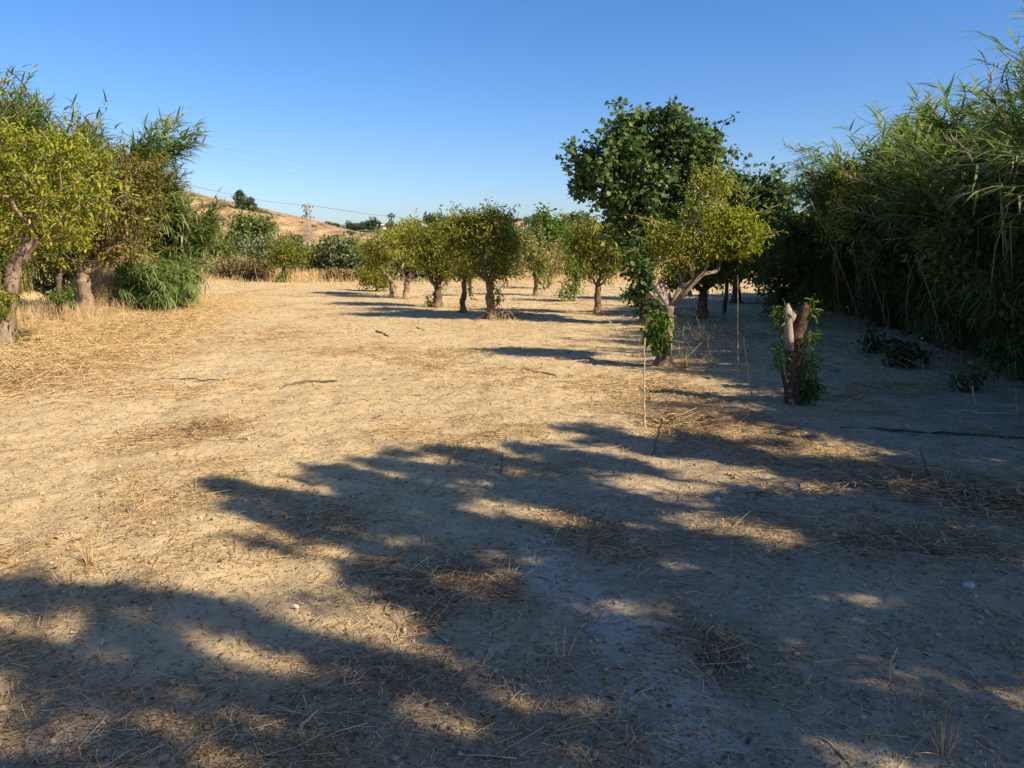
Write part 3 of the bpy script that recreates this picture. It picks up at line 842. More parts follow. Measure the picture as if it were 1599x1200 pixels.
for a in att[::3]:
    lo = np.array([b[0] + (a[0] - b[0]) * 0.5, b[1] + (a[1] - b[1]) * .5, max(a[2] - 0.3, b[2] + .03)]); m.tube(np.array([lo, a]) - b, [0.006, 0.003], 4)
m.build("sprout_stems", M['bark_dk'], t)

# ------------------------------------------------------------------ cane thickets
def cane_clump(name, label, cat, roots, heights, leans, curve, seed, leafmat='cane', nleaf=26, leaf_len=0.5, dry=0.12, lo=0.25, origin=None, plume=0.02, rs=0.011, lw=0.105, bundle=11):
    """roots (n,2); leans (n,2) horizontal reach of the tip per unit of height."""
    rng = np.random.default_rng(seed)
    n = len(roots)
    if bundle:
        k = max(3, n // bundle); pick = rng.choice(n, k, False)
        near = np.argmin(((roots[:, None] - roots[None, pick]) ** 2).sum(-1), 1)
        bl = leans[pick] + rng.normal(size=(k, 2)) * 0.10
        leans = 0.25 * leans + 0.75 * bl[near]; roots = 0.45 * roots + 0.55 * roots[pick][near]
        heights = heights * (0.92 + 0.16 * rng.random(k))[near]
    c = origin if origin is not None else np.array([np.mean(roots[:, 0]), np.mean(roots[:, 1]), 0]); c = np.array([c[0], c[1], hgt(c[0], c[1])])
    t = thing(name, label, cat, c)
    st = MB(); lf = MB(); dl = MB(); plist = []
    z0 = hgts(roots[:, 0], roots[:, 1])
    ts = np.linspace(0, 1, 8)
    LP = []; LX = []; LN = []; LL = []; LR = []
    DP = []; DX = []; DN = []; DL = []
    for i in range(n):
        h = heights[i]; k = curve * (0.6 + 0.8 * rng.random())
        hx = leans[i, 0] * h; hy = leans[i, 1] * h
        bow = ts ** 2.2
        droopz = k * ts ** 3 * np.hypot(hx, hy) * 0.9
        pts = np.stack([roots[i, 0] + hx * bow, roots[i, 1] + hy * bow, z0[i] - 0.05 + h * ts - droopz], 1)
        pts[1:-1, :2] += rng.normal(size=(6, 2)) * 0.03
        st.tube(pts - c, rs * (1 - 0.8 * ts) + 0.002, 4, rng.random())
        q = lo + (1 - lo) * np.sort(rng.random(nleaf)) ** 0.8
        Pq = np.stack([np.interp(q, ts, pts[:, a]) for a in range(3)], 1)
        T = np.gradient(pts, axis=0); T /= np.linalg.norm(T, axis=1)[:, None]
        Tq = np.stack([np.interp(q, ts, T[:, a]) for a in range(3)], 1)
        side = unit(nleaf, rng); side[:, 2] *= 0.4
        X = Tq * (0.5 + 0.4 * rng.random((nleaf, 1))) + side * 0.75
        N_ = np.array([0, 0, 1.0]) + 0.35 * unit(nleaf, rng)
        L = leaf_len * (0.55 + 0.7 * rng.random(nleaf)) * (1 - 0.35 * q ** 4)
        isd = rng.random(nleaf) < dry * (1.8 - 1.6 * q)
        LP.append(Pq[~isd]); LX.append(X[~isd]); LN.append(N_[~isd]); LL.append(L[~isd]); LR.append(np.clip(0.3 * rng.random() + 0.55 * rng.random((~isd).sum()) + .28 * q[~isd] ** 3, 0, 1))
        Xd = X[isd] * 0.5; Xd[:, 2] -= 0.9
        DP.append(Pq[isd]); DX.append(Xd); DN.append(N_[isd] + side[isd]); DL.append(L[isd])
        if rng.random() < plume:
            m_ = 26; tip = pts[-1]; d = T[-1]
            pp = tip + d * (rng.random((m_, 1)) * 0.45); XX = d + unit(m_, rng) * 0.7
            pm = MB(); pm.scatter(LEAF['needle'], pp - c, XX, unit(m_, rng), np.stack([np.full(m_, 0.2), np.full(m_, 0.016), np.full(m_, 0.2)], 1), rng.random(m_)); plist.append(pm)
    LP = np.concatenate(LP); L = np.concatenate(LL)
    lf.scatter(LEAF['cane'], LP - c, np.concatenate(LX), np.concatenate(LN), np.stack([L, L * lw, L], 1), np.concatenate(LR))
    st.build("stems", M['canestem'], t, True); lf.build("leaves", M[leafmat], t)
    DPc = np.concatenate(DP)
    if len(DPc):
        D = np.concatenate(DL); dl.scatter(LEAF['cane'], DPc - c, np.concatenate(DX), np.concatenate(DN), np.stack([D, D * 0.06, D], 1), rng.random(len(D))); dl.build("dry_leaves", M['dryleaf'], t)
    for pm in plist: pm.build("plume", M['plume'], t)
    return t


R2 = np.random.default_rng(99)


def ptop(u, v, Y):
    return P(u, v, Y)


# left thicket: crest given as photo points at a depth
def crest_canes(pts, n, depth, rng, lean=(0.05, -0.02), spread=0.1, jit=0.85, off=(0, 0)):
    """roots spread under a crest line of photo points (u, v, Y)."""
    c = np.array([P(*p) for p in pts])
    s = np.concatenate([[0], np.cumsum(np.linalg.norm(np.diff(c[:, :2], axis=0), axis=1))])
    q = rng.random(n) * s[-1]
    C = np.stack([np.interp(q, s, c[:, k]) for k in range(3)], 1)
    dy = (rng.random(n) - 0.5) * depth
    dirs = c[-1, :2] - c[0, :2]; nrm = np.array([-dirs[1], dirs[0]]) / (np.linalg.norm(dirs) + 1e-9)
    h = C[:, 2] * (jit + (1.03 - jit) * rng.random(n))
    le = np.array(lean) + rng.normal(size=(n, 2)) * spread
    roots = C[:, :2] + nrm * dy[:, None] - le * h[:, None] * 0.9 + np.array(off)
    return roots, h, le


ro, he, le = crest_canes([(-260, 112, 23), (-60, 134, 23), (50, 138, 24), (105, 150, 24.5), (155, 188, 25), (200, 230, 25.5), (230, 280, 26)], 700, 3.0, R2, (0.26, -0.05), 0.13, 0.84)
cane_clump("cane_thicket", "tall cane thicket rising behind the left orange trees", "cane thicket", ro, he, le, 0.4, 201, 'cane', 52, 0.62, 0.05, 0.03, lw=.115, plume=.02)
# arching plume towards the hill
n = 46; rb = P(195, 430, 22.5)
ro = rb[:2] + R2.normal(size=(n, 2)) * 0.25; tipz = P(262, 215, 22)[2]
le = np.stack([0.34 + 0.14 * R2.random(n), -0.05 + 0.1 * R2.normal(size=n)], 1)
cane_clump("cane_clump", "bundle of canes arching right from the left thicket against the sky", "cane clump", ro, np.full(n, tipz) * (0.88 + 0.2 * R2.random(n)), le, 0.45, 202, 'cane', 40, 0.6, 0.04, 0.4, plume=0.04)
# drooping falls
rb = P(226, 405, 20.6); n = 170
ro = rb[:2] + R2.normal(size=(n, 2)) * np.array([0.6, 0.5])
le = np.stack([0.50 + 0.26 * R2.normal(size=n) * 0.6, -0.28 + 0.16 * R2.normal(size=n)], 1)
cane_clump("cane_clump", "green cane clump spilling down the dry bank to the ground", "cane clump", ro, 1.7 * (0.45 + 0.75 * R2.random(n)), le, 1.15, 203, 'cane', 44, 0.36, 0.05, 0.1, plume=0, lw=.085)
ro, he, le = crest_canes([(228, 250, 24), (258, 262, 24.3), (288, 288, 24.6), (312, 335, 25)], 380, 2.6, R2, (0.30, -0.14), 0.14, 0.8)
cane_clump("cane_clump", "drooping cane clump at the right end of the left thicket below the hill", "cane clump", ro, he, le, 1.0, 204, 'cane', 46, 0.50, 0.14, 0.1, plume=0.02)

# right thicket
def front(Y): return 5.95 + (Y - 9.2) * 0.142


def right_band(Y0, Y1, n, hfun, rng, depth=2.4, lean=(-0.30, -0.06), spread=0.16):
    Y = Y0 + (Y1 - Y0) * rng.random(n)
    d = depth * rng.random(n) ** 0.9
    wav = fbm(Y * .55, d * .5, 2, 31) - .5
    ro = np.stack([front(Y) + 1.0 + d + 1.4 * wav, Y], 1)
    h = np.array([hfun(y) for y in Y]) * (1 + .55 * wav) * (0.74 + 0.3 * rng.random(n)) * (0.86 + 0.14 * np.clip(d / 1.0, 0, 1))
    le = np.array(lean) + rng.normal(size=(n, 2)) * spread
    return ro, h, le


HY_ = [(6, 4.0), (8, 4.5), (10, 5.1), (11.3, 5.0), (12.5, 4.75), (14, 4.9), (15.5, 5.5), (17.5, 5.5), (19, 5.0), (20.5, 4.2), (22, 3.3), (24, 2.8), (26, 2.6)]
hf = lambda y: np.interp(y, [a for a, _ in HY_], [b for _, b in HY_])
ro, he, le = right_band(6.2, 13.4, 420, hf, R2)
ro2, he2, le2 = right_band(2.2, 6.2, 230, lambda y: np.interp(y, [2, 3.2, 4.2, 5, 6.2], [3.6, 4.4, 3.8, 4.3, 4.4]), R2)
ro, he, le = np.concatenate([ro, ro2]), np.concatenate([he, he2]), np.concatenate([le, le2])
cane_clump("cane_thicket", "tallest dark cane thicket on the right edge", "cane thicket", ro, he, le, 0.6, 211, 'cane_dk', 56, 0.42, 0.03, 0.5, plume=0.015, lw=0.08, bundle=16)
ro, he, le = right_band(13.4, 20.5, 400, hf, R2)
cane_clump("cane_thicket", "middle stretch of the right cane thicket with sunlit pale tips", "cane thicket", ro, he, le, 0.6, 212, 'cane', 52, 0.54, 0.04, 0.48, plume=0.04, bundle=16)
ro, he, le = right_band(20.5, 27, 260, hf, R2, lean=(-.14, -.05))
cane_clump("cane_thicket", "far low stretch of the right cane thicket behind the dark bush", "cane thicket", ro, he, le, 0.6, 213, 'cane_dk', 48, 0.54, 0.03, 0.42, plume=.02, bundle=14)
n = 30; rb = P(1400, 470, 18.5)
ro = rb[:2] + R2.normal(size=(n, 2)) * 0.3
le = np.stack([-0.56 - 0.2 * R2.random(n), -0.10 + 0.1 * R2.normal(size=n)], 1)
cane_clump("cane_clump", "canes leaning left out of the right thicket with pale tips on the sky", "cane clump", ro, P(1260, 225, 20)[2] * (0.88 + 0.2 * R2.random(n)), le, 0.36, 214, 'cane', 60, 0.6, 0.05, 0.45, plume=0.06, bundle=10)

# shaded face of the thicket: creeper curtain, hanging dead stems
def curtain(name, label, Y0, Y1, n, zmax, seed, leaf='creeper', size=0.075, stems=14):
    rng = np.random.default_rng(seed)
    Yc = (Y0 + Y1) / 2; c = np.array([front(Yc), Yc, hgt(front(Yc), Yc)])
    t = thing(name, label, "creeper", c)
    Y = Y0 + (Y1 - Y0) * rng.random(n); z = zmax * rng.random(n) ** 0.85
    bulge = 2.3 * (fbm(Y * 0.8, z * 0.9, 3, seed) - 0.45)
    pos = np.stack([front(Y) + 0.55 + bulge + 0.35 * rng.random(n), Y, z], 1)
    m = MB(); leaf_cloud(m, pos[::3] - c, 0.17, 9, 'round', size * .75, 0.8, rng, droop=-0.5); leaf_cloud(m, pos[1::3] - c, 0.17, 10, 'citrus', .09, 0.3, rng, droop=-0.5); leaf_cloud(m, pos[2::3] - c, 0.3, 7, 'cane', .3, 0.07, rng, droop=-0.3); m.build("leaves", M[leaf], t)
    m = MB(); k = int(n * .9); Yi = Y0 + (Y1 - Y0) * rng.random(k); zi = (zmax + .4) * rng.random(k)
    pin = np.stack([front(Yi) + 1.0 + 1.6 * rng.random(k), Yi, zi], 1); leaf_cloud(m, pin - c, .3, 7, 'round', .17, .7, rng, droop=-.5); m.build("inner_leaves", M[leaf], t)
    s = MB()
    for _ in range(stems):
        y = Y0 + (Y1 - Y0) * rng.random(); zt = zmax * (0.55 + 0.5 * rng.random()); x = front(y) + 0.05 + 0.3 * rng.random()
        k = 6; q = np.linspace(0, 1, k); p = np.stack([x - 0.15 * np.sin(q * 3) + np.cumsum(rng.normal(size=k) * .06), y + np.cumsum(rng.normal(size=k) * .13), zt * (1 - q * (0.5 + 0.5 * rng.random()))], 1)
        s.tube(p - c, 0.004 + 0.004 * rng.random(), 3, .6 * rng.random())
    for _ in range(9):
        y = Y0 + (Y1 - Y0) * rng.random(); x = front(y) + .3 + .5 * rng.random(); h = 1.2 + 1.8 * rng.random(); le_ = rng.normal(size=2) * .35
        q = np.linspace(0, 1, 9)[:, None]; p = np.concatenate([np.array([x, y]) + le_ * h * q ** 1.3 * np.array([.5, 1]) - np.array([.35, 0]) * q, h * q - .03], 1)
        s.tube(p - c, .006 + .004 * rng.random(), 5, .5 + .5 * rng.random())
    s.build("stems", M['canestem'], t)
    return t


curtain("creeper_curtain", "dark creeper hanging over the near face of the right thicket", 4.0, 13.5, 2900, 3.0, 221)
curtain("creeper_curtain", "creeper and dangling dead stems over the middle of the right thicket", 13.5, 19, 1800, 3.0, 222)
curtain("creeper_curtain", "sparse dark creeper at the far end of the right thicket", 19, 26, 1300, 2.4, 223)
# sunlit yellow-green bushes caught in the thicket top
Yb = 16.5
make_tree("orange_tree", "yellow-green orange tree swallowed by the right thicket", "orange tree", np.array([*P(1375, 500, Yb)[:2], 0.0]), P(1370, 400, Yb), 0.09,
          pxblobs([(1322, 300, 28, 30), (1400, 262, 44, 22), (1360, 300, 44, 30), (1325, 262, 20, 16), (1460, 258, 30, 18), (1310, 345, 26, 34)], Yb - 1.2), 170, 11, 'citrus', 0.09, 'citrus_y', 'bark_dk', seed=225, crad=0.17)


BS = "shrubs between the field and the hill"
BT = "trees behind the orchard"


def bush(name, label, cat, u, v, blobs, n, per, kind, size, leaf, ratio, crad, seed, bark='bark_dk', nst=14, group=None, dz=0):
    rng = np.random.default_rng(seed)
    if group == BT: blobs = [(q[0], q[1] + 3, q[2] * 1.25, q[3] * 1.15) for q in blobs]; n = int(n * 1.3)
    if group == BS: blobs = [(q[0], q[1], q[2] * 1.25, q[3] * 1.2) for q in blobs]; n = int(n * 1.3)
    b = GG(u, v); Y = b[1]; t = thing(name, label, cat, b, group)
    bl = pxblobs(blobs, Y); att = blob_points(bl, n, rng, 0.3)
    att[:, 2] = np.maximum(att[:, 2], b[2] + 0.06)
    m = MB(); leaf_cloud(m, att - b, crad, per, kind, size, ratio, rng); m.build("foliage", M[leaf], t)
    s = MB()
    for a in att[rng.choice(n, min(nst, n), False)]:
        lo = b + np.array([(a[0] - b[0]) * 0.25, (a[1] - b[1]) * .25, -0.02])
        s.tube(np.array([lo, (lo + a) / 2 + rng.normal(size=3) * .05, a]) - b, [0.016, 0.011, 0.004], 5)
    s.build("stems", M[bark], t, True)
    return t


for k, (u, Y, bl, lab) in enumerate([
    (1420, 15.5, [(1400, 335, 40, 34), (1440, 380, 44, 40), (1380, 390, 34, 36)], "dark leafy bush bulging from the middle of the thicket below the yellow-green crown"),
    (1530, 11.6, [(1520, 300, 46, 40), (1560, 350, 50, 50), (1490, 400, 44, 48)], "dark leafy bush bulging from the thicket near the right border"),
    (1310, 20.5, [(1300, 330, 34, 30), (1290, 390, 36, 36)], "dark leafy bush at the thicket's left shoulder under the leaning canes")]):
    gb = P(u, 500, Y); b_ = np.array([gb[0] + .6, Y, 0.0]); rg_ = np.random.default_rng(240 + k); t_ = thing("leafy_bush", lab, "bush", b_)
    at_ = blob_points(pxblobs(bl, Y - .6), 420, rg_, .3); mm_ = MB(); leaf_cloud(mm_, at_ - b_, .2, 11, 'round', .085, .6, rg_, droop=-.4); mm_.build("foliage", M['bush'], t_)
    mm_ = MB()
    for a_ in at_[::14]: mm_.tube(np.array([[0, 0, -.05], (a_ - b_) * .5 + rg_.normal(size=3) * .1, a_ - b_]), [.03, .02, .006], 5)
    mm_.build("stems", M['bark_dk'], t_, True)
bush("creeper_bush", "bright green broad-leaved creeper mound at the thicket foot", "bush", 1418, 574, [(1408, 545, 22, 20), (1425, 560, 22, 12), (1395, 560, 14, 12)], 34, 8, 'round', 0.075, 'creeper', 0.85, 0.12, 231)
bush("creeper_bush", "small dark leafy bush at the thicket foot near the stump", "bush", 1360, 552, [(1358, 532, 20, 16), (1375, 545, 16, 10)], 30, 7, 'round', 0.07, 'creeper', 0.8, 0.12, 232)
bush("creeper_bush", "small leafy sprig high on the thicket's dark face", "bush", 1488, 520, [(1486, 512, 7, 7)], 9, 8, 'round', 0.08, 'bright', 0.85, 0.07, 233)
bush("cut_branch", "cut leafy branch lying before the thicket on the right", "cut branch", 1505, 612, [(1505, 592, 24, 13), (1530, 582, 18, 8)], 34, 7, 'citrus', 0.08, 'greybush', 0.35, 0.11, 234)

# ------------------------------------------------------------------ background shrubs below the hill
BS = "shrubs between the field and the hill"
bush("shrub", "rounded dark green shrub on the slope below the hilltop trees", "shrub", 395, 419, [(393, 352, 24, 18), (380, 372, 16, 22), (412, 360, 14, 14)], 240, 10, 'round', 0.24, 'bush', 0.7, 0.5, 301, group=BS)
bush("shrub", "grey-green shrub under the rounded dark green one", "shrub", 390, 420, [(388, 388, 30, 18), (410, 398, 24, 16), (368, 392, 16, 18)], 260, 10, 'round', 0.2, 'greybush', 0.6, 0.42, 302, group=BS)
bush("shrub", "greenish shrub beside the drooping cane clump", "shrub", 350, 425, [(345, 392, 18, 22), (332, 368, 14, 18), (360, 400, 14, 12)], 170, 10, 'round', 0.2, 'bush', 0.7, 0.4, 303, group=BS)
bush("shrub", "olive-grey shrub behind the small almond tree", "shrub", 455, 428, [(440, 388, 26, 16), (470, 398, 22, 18), (425, 400, 20, 16)], 250, 10, 'round', 0.2, 'greybush', 0.6, 0.4, 304, group=BS)
ptree("almond_tree", "small almond tree on a short dark trunk in front of the shrubs", "tree", (443, 441), (443, 420), 0.12,
      [(447, 392, 26, 22), (432, 400, 16, 18), (462, 402, 16, 16)], 240, 11, 'citrus', 0.15, 'citrus_g', 'bark_dk', seed=305, crad=0.3,
      extra=shoots("sprout_foliage", [(444, 433, 10, 8, -.2)], GG(443, 441)[1], 24, 'citrus', 0.14, 'bright', 0.45, 0.16))
bush("shrub", "dark olive shrub left of the orchard with shaded base", "shrub", 508, 436, [(503, 408, 20, 22), (515, 425, 26, 10), (520, 388, 18, 14)], 260, 10, 'round', 0.17, 'bush', 0.6, 0.34, 306, group=BS)
bush("shrub", "pale grey-green shrub touching the first orchard tree", "shrub", 545, 438, [(540, 395, 24, 22), (555, 410, 20, 24), (530, 415, 22, 16)], 300, 10, 'round', 0.17, 'greybush', 0.55, 0.34, 307, group=BS)
bush("shrub", "low dark shrub between the two olive-grey ones", "shrub", 482, 432, [(480, 415, 14, 14), (490, 405, 12, 12)], 90, 10, 'round', 0.16, 'bush', 0.6, 0.3, 308, group=BS)

M['drybrush'] = leaf_mat("dry_brush_leaf", [(0.0, (0.09, 0.07, 0.035)), (0.5, (0.20, 0.15, 0.075)), (0.85, (0.31, 0.22, 0.11)), (1.0, (0.22, 0.24, 0.08))], 0.15, 0.8, 0.1)
for k, (u, v, bl, lab) in enumerate([
    (345, 436, [(345, 418, 18, 14), (360, 425, 16, 9)], "brown brush heap nearest the drooping cane clump"),
    (378, 437, [(376, 416, 20, 14), (392, 426, 16, 9)], "brown brush heap under the grey-green shrub"),
    (408, 438, [(410, 420, 20, 14), (400, 430, 20, 7)], "brown brush heap just left of the almond tree"),
    (470, 437, [(470, 424, 16, 10), (482, 430, 12, 6)], "brown brush heap right of the almond tree"),
    (540, 440, [(540, 432, 24, 7), (520, 432, 16, 6)], "low brown brush at the foot of the pale shrub")]):
    bush("dry_bush", lab, "bush", u, v, bl, 200, 10, 'citrus', .16, 'drybrush', .35, .3, 340 + k, group="dry brush heaps along the far field edge")

# background trees behind the orchard
BT = "trees behind the orchard"
bush("tree", "dense dark green tree behind the orchard gap", "tree", 806, 425, [(805, 368, 16, 16), (808, 392, 22, 22), (795, 378, 14, 22)], 230, 10, 'round', 0.24, 'bush', 0.7, 0.45, 311, group=BT)
bush("tree", "tall light green tree with pointed top behind the orchard", "tree", 852, 420, [(848, 336, 8, 14), (856, 352, 16, 14), (860, 375, 28, 16), (838, 380, 18, 16), (870, 392, 20, 14)], 330, 9, 'round', 0.30, 'bright', 0.7, 0.6, 312, group=BT)
bush("tree", "grey-green tree between the two palms", "tree", 897, 420, [(897, 350, 9, 16), (895, 375, 14, 18)], 120, 10, 'round', 0.26, 'greybush', 0.7, 0.5, 313, group=BT)
for k, (u, v, bl, lf_, lab) in enumerate([
    (790, 436, [(790, 420, 24, 12), (770, 424, 18, 10)], 'bush', "low green hedge bush behind the orchard gap"),
    (880, 434, [(880, 415, 28, 14), (905, 420, 18, 10)], 'bush', "low dark bush behind the withered trees"),
    (700, 440, [(700, 425, 24, 12), (672, 428, 18, 10)], 'greybush', "low grey bush behind the black-trunked orange tree"),
    (965, 434, [(965, 415, 30, 14), (990, 405, 26, 20)], 'bush', "low bush behind the fig's left foot"),
    (1060, 432, [(1060, 408, 34, 20), (1095, 405, 30, 20)], 'bush', "bush far behind the broken orange tree"),
    (650, 438, [(650, 425, 16, 10), (632, 428, 14, 9)], 'greybush', "low grey bush behind the pale forked trunk"),
    (740, 436, [(740, 418, 20, 14)], 'bush', "low bush behind the largest orchard tree"),
    (770, 424, [(765, 385, 18, 20), (778, 400, 18, 18)], 'bush', "green tree peeping right of the largest orchard tree"),
    (830, 422, [(828, 372, 16, 20), (822, 398, 22, 18)], 'bush', "mid green tree just left of the pointed light green tree"),
    (880, 423, [(882, 385, 18, 20), (872, 402, 18, 14)], 'bright', "light green tree right of the pointed light green tree"),
    (930, 422, [(930, 385, 24, 22), (945, 402, 20, 14)], 'bush', "green tree behind the half shaded orange tree"),
    (985, 424, [(985, 390, 26, 24), (1000, 410, 24, 14)], 'bush', "green tree far behind the fig trunk"),
    (690, 434, [(668, 408, 22, 12), (705, 408, 24, 13)], 'drybrush', "brown dry brush behind the orchard trunks"),
    (610, 438, [(600, 425, 22, 10), (625, 428, 20, 8)], 'drybrush', "brown dry brush behind the leftmost orchard trunk"),
    (745, 433, [(745, 412, 20, 14), (762, 422, 16, 9)], 'drybrush', "brown dry brush behind the largest orchard trunk"),
    (1185, 425, [(1180, 405, 30, 14), (1215, 400, 24, 18)], 'bush', "low bush far behind the second fig tree")]):
    bl = [(q[0], q[1] - 5, q[2] * 1.3, q[3] * 1.5) for q in bl]
    bush("bush", lab, "bush", u, v, bl, 260, 9, 'round', 0.2, lf_, 0.65, 0.42, 320 + k)


def palm(u, vtop, Y, label, h=None, nf=34, fl=1.5, seed=1, tr=0.2, group=None):
    rng = np.random.default_rng(seed)
    top = P(u, vtop, Y); bz = ridge_z(np.array(top[0]), np.array(top[1])) if Y > 225 else -0.1
    b = np.array([top[0], top[1], float(bz)]); t = thing("palm_tree", label, "palm tree", b, group)
    m = MB(); m.tube(np.array([[0, 0, -0.3], [0, 0, (top[2] - b[2]) * .5], [0, 0, top[2] - b[2]]]), [tr * 1.3, tr, tr], 8, 0.5, .08, rng); m.build("trunk", M['bark'], t, True)
    m = MB(); d = unit(nf, rng); d[:, 2] = np.abs(d[:, 2]) * 0.9 - 0.35
    for k in range(9):
        a = (k - 4) * 0.16
        s = np.cross(d, np.array([0, 0, 1.0])); s /= np.linalg.norm(s, axis=1)[:, None]
        X = d * math.cos(a) + s * math.sin(a)
        m.scatter(LEAF['cane'], np.repeat((top - b)[None], nf, 0) + d * fl * 0.35, X, np.repeat(np.array([[0, 0, 1.0]]), nf, 0) + 0.2 * unit(nf, rng), np.array([fl * 0.7, fl * 0.07, fl * 0.7]), rng.random(nf))
    m.build("crown", M['fartree'] if Y > 225 else M['bush'], t)
    return t


palm(880, 345, 90, "fan palm just right of the pointed light green tree", fl=1.6, seed=3)
palm(914, 346, 92, "fan palm touching the fig's left edge", fl=1.6, seed=4)
palm(611, 337, 440, "tall thin palm on the far skyline above the orchard", fl=2.6, nf=40, seed=5, tr=0.35)

# ------------------------------------------------------------------ far ridge: houses, trees, poles
def far_house(label, u0, u1, veave, vbase, Y, roofh, wall, roof, nwin):
    a = P(u0, vbase, Y); e = P(u1, veave, Y); w = e[0] - a[0]; h = e[2] - a[2]
    b = np.array([(a[0] + e[0]) / 2, Y + 4, a[2] - 1.5]); t = thing("house", label, "house", b)
    m = MB(); m.box((0, 0, (h + 1.5) / 2), (w, 8, h + 1.5)); m.build("wall", M[wall], t)
    z = h + 1.5
    m = MB(); W_, D_ = w / 2 + .5, 4.5; r_ = max(W_ - 3.5, 0.8)
    m.poly([(-W_, -D_, z), (W_, -D_, z), (W_, D_, z), (-W_, D_, z), (-r_, 0, z + roofh), (r_, 0, z + roofh), (-W_, -D_, z - .2), (W_, -D_, z - .2), (W_, D_, z - .2), (-W_, D_, z - .2)],
           [(0, 1, 5, 4), (2, 3, 4, 5), (1, 2, 5), (3, 0, 4), (0, 6, 7, 1), (1, 7, 8, 2), (2, 8, 9, 3), (3, 9, 6, 0), (6, 9, 8, 7)]); m.build("roof", M[roof], t)
    for k in range(nwin):
        m = MB(); m.box((-w / 2 + w * (k + .5) / nwin, -4.01, z - h * .5), (w / nwin * .35, .1, h * .4)); m.build("window", M['glass'], t)
    return t


far_house("white house with red roof on the far ridge by the dark cypress", 652, 671, 346.5, 352, 440, 1.2, 'white', 'tile', 3)
far_house("long white house low on the far ridge left of the thin palm", 584, 603, 352, 356, 446, 0.7, 'white', 'white', 4)
far_house("red-roofed ochre house among trees behind the orchard gap", 802, 818, 352, 366, 300, 1.6, 'ochre', 'tile', 3)
far_house("white house wall showing between the two fan palms", 890, 904, 357, 372, 150, 0.5, 'white', 'white', 1)

proto = []
for k, (w_, h_) in enumerate([(2.6, 3.0), (3.6, 2.6), (3.0, 4.2), (1.0, 4.5)]):
    rng = np.random.default_rng(400 + k)
    bl = [(np.array([rng.normal() * w_ * .4, rng.normal() * w_ * .4, h_ * (0.55 + .5 * rng.random())]), np.array([w_, w_, h_ * .6]) * (.5 + .35 * rng.random())) for _ in range(4 if k < 3 else 1)]
    if k == 3: bl = [(np.array([0, 0, h_ * .75]), np.array([w_, w_, h_ * .8]))]
    mm = MB(); leaf_cloud(mm, blob_points(bl, 150, rng, .5), .5, 8, 'round', .55, .7, rng); tk = MB(); tk.tube([[0, 0, -1], [0, 0, h_ * .6]], [.25, .18], 6)
    proto.append((mm, tk))
meshes = [None] * 4
RT = "trees along the far ridge"
rng = np.random.default_rng(77)
first = [None] * 4
spots = []
for _ in range(58):
    u = 505 + 500 * rng.random()
    u = u if rng.random() < 0.72 else 1000 + 350 * rng.random()
    spots.append((u, 395 + 70 * rng.random() - (45 if rng.random() < .3 else 0), int(rng.integers(0, 3)), .7 + .6 * rng.random()))
for u in (512, 530, 548, 556, 567, 575, 608, 622, 633, 640, 676, 686, 694, 703, 690, 715, 770, 782, 795, 825, 838): spots.append((u, 436 + 10 * rng.random(), int(rng.integers(0, 3)), .55 + .5 * rng.random()))
for (u, Y, k, s) in spots + [(665, 452, 3, 1.1), (668.5, 454, 3, .7), (661, 453, 3, .6)]:
    p = P(u, 360, Y); z = float(ridge_z(np.array(p[0]), np.array(p[1])))
    lab = "dark thin cypress behind the white house on the far ridge" if k == 3 else "small dark tree scattered along the far ridge"
    if first[k] is None:
        t = thing("cypress_tree" if k == 3 else "ridge_tree", lab, "tree", (p[0], p[1], z), "cypresses behind the far white house" if k == 3 else RT)
        proto[k][1].build("trunk", M['bark_dk'], t); proto[k][0].build("crown", M['fartree'], t); first[k] = t
    else:
        t = copy_tree(first[k]); t.location = (p[0], p[1], z); t["label"] = lab
    t.scale = (s, s, s); t.rotation_euler = (0, 0, rng.random() * 6)
# two trees on the near hill
for k, (u, vb, vt, w_, lab) in enumerate([(377, 326, 297, 10, "larger dark conical tree on the hill crest"), (393, 329, 309, 7, "smaller dark conical tree beside the larger one on the crest")]):
    b = P(u, vb, 197.0); b[2] = float(hill_z(np.array(b[0]), np.array(b[1]))); hh = P(u, vt, 197)[2] - b[2]; r = w_ * 197 / FPX
    rg = np.random.default_rng(430 + k); t = thing("conical_tree", lab, "tree", b)
    m = MB(); m.tube([[0, 0, -.3], [0, 0, hh * .5]], [.22, .12], 7); m.build("trunk", M['bark_dk'], t)
    bl = [(np.array([0, 0, hh * .30]), np.array([r, r, hh * .28])), (np.array([-.15 * r, 0, hh * .58]), np.array([r * .85, r * .85, hh * .28])), (np.array([-.2 * r, 0, hh * .82]), np.array([r * .5, r * .5, hh * .2]))]
    m = MB(); leaf_cloud(m, blob_points(bl, 260, rg, .5), .35, 9, 'round', .34, .7, rg); m.build("crown", M['fartree'], t)
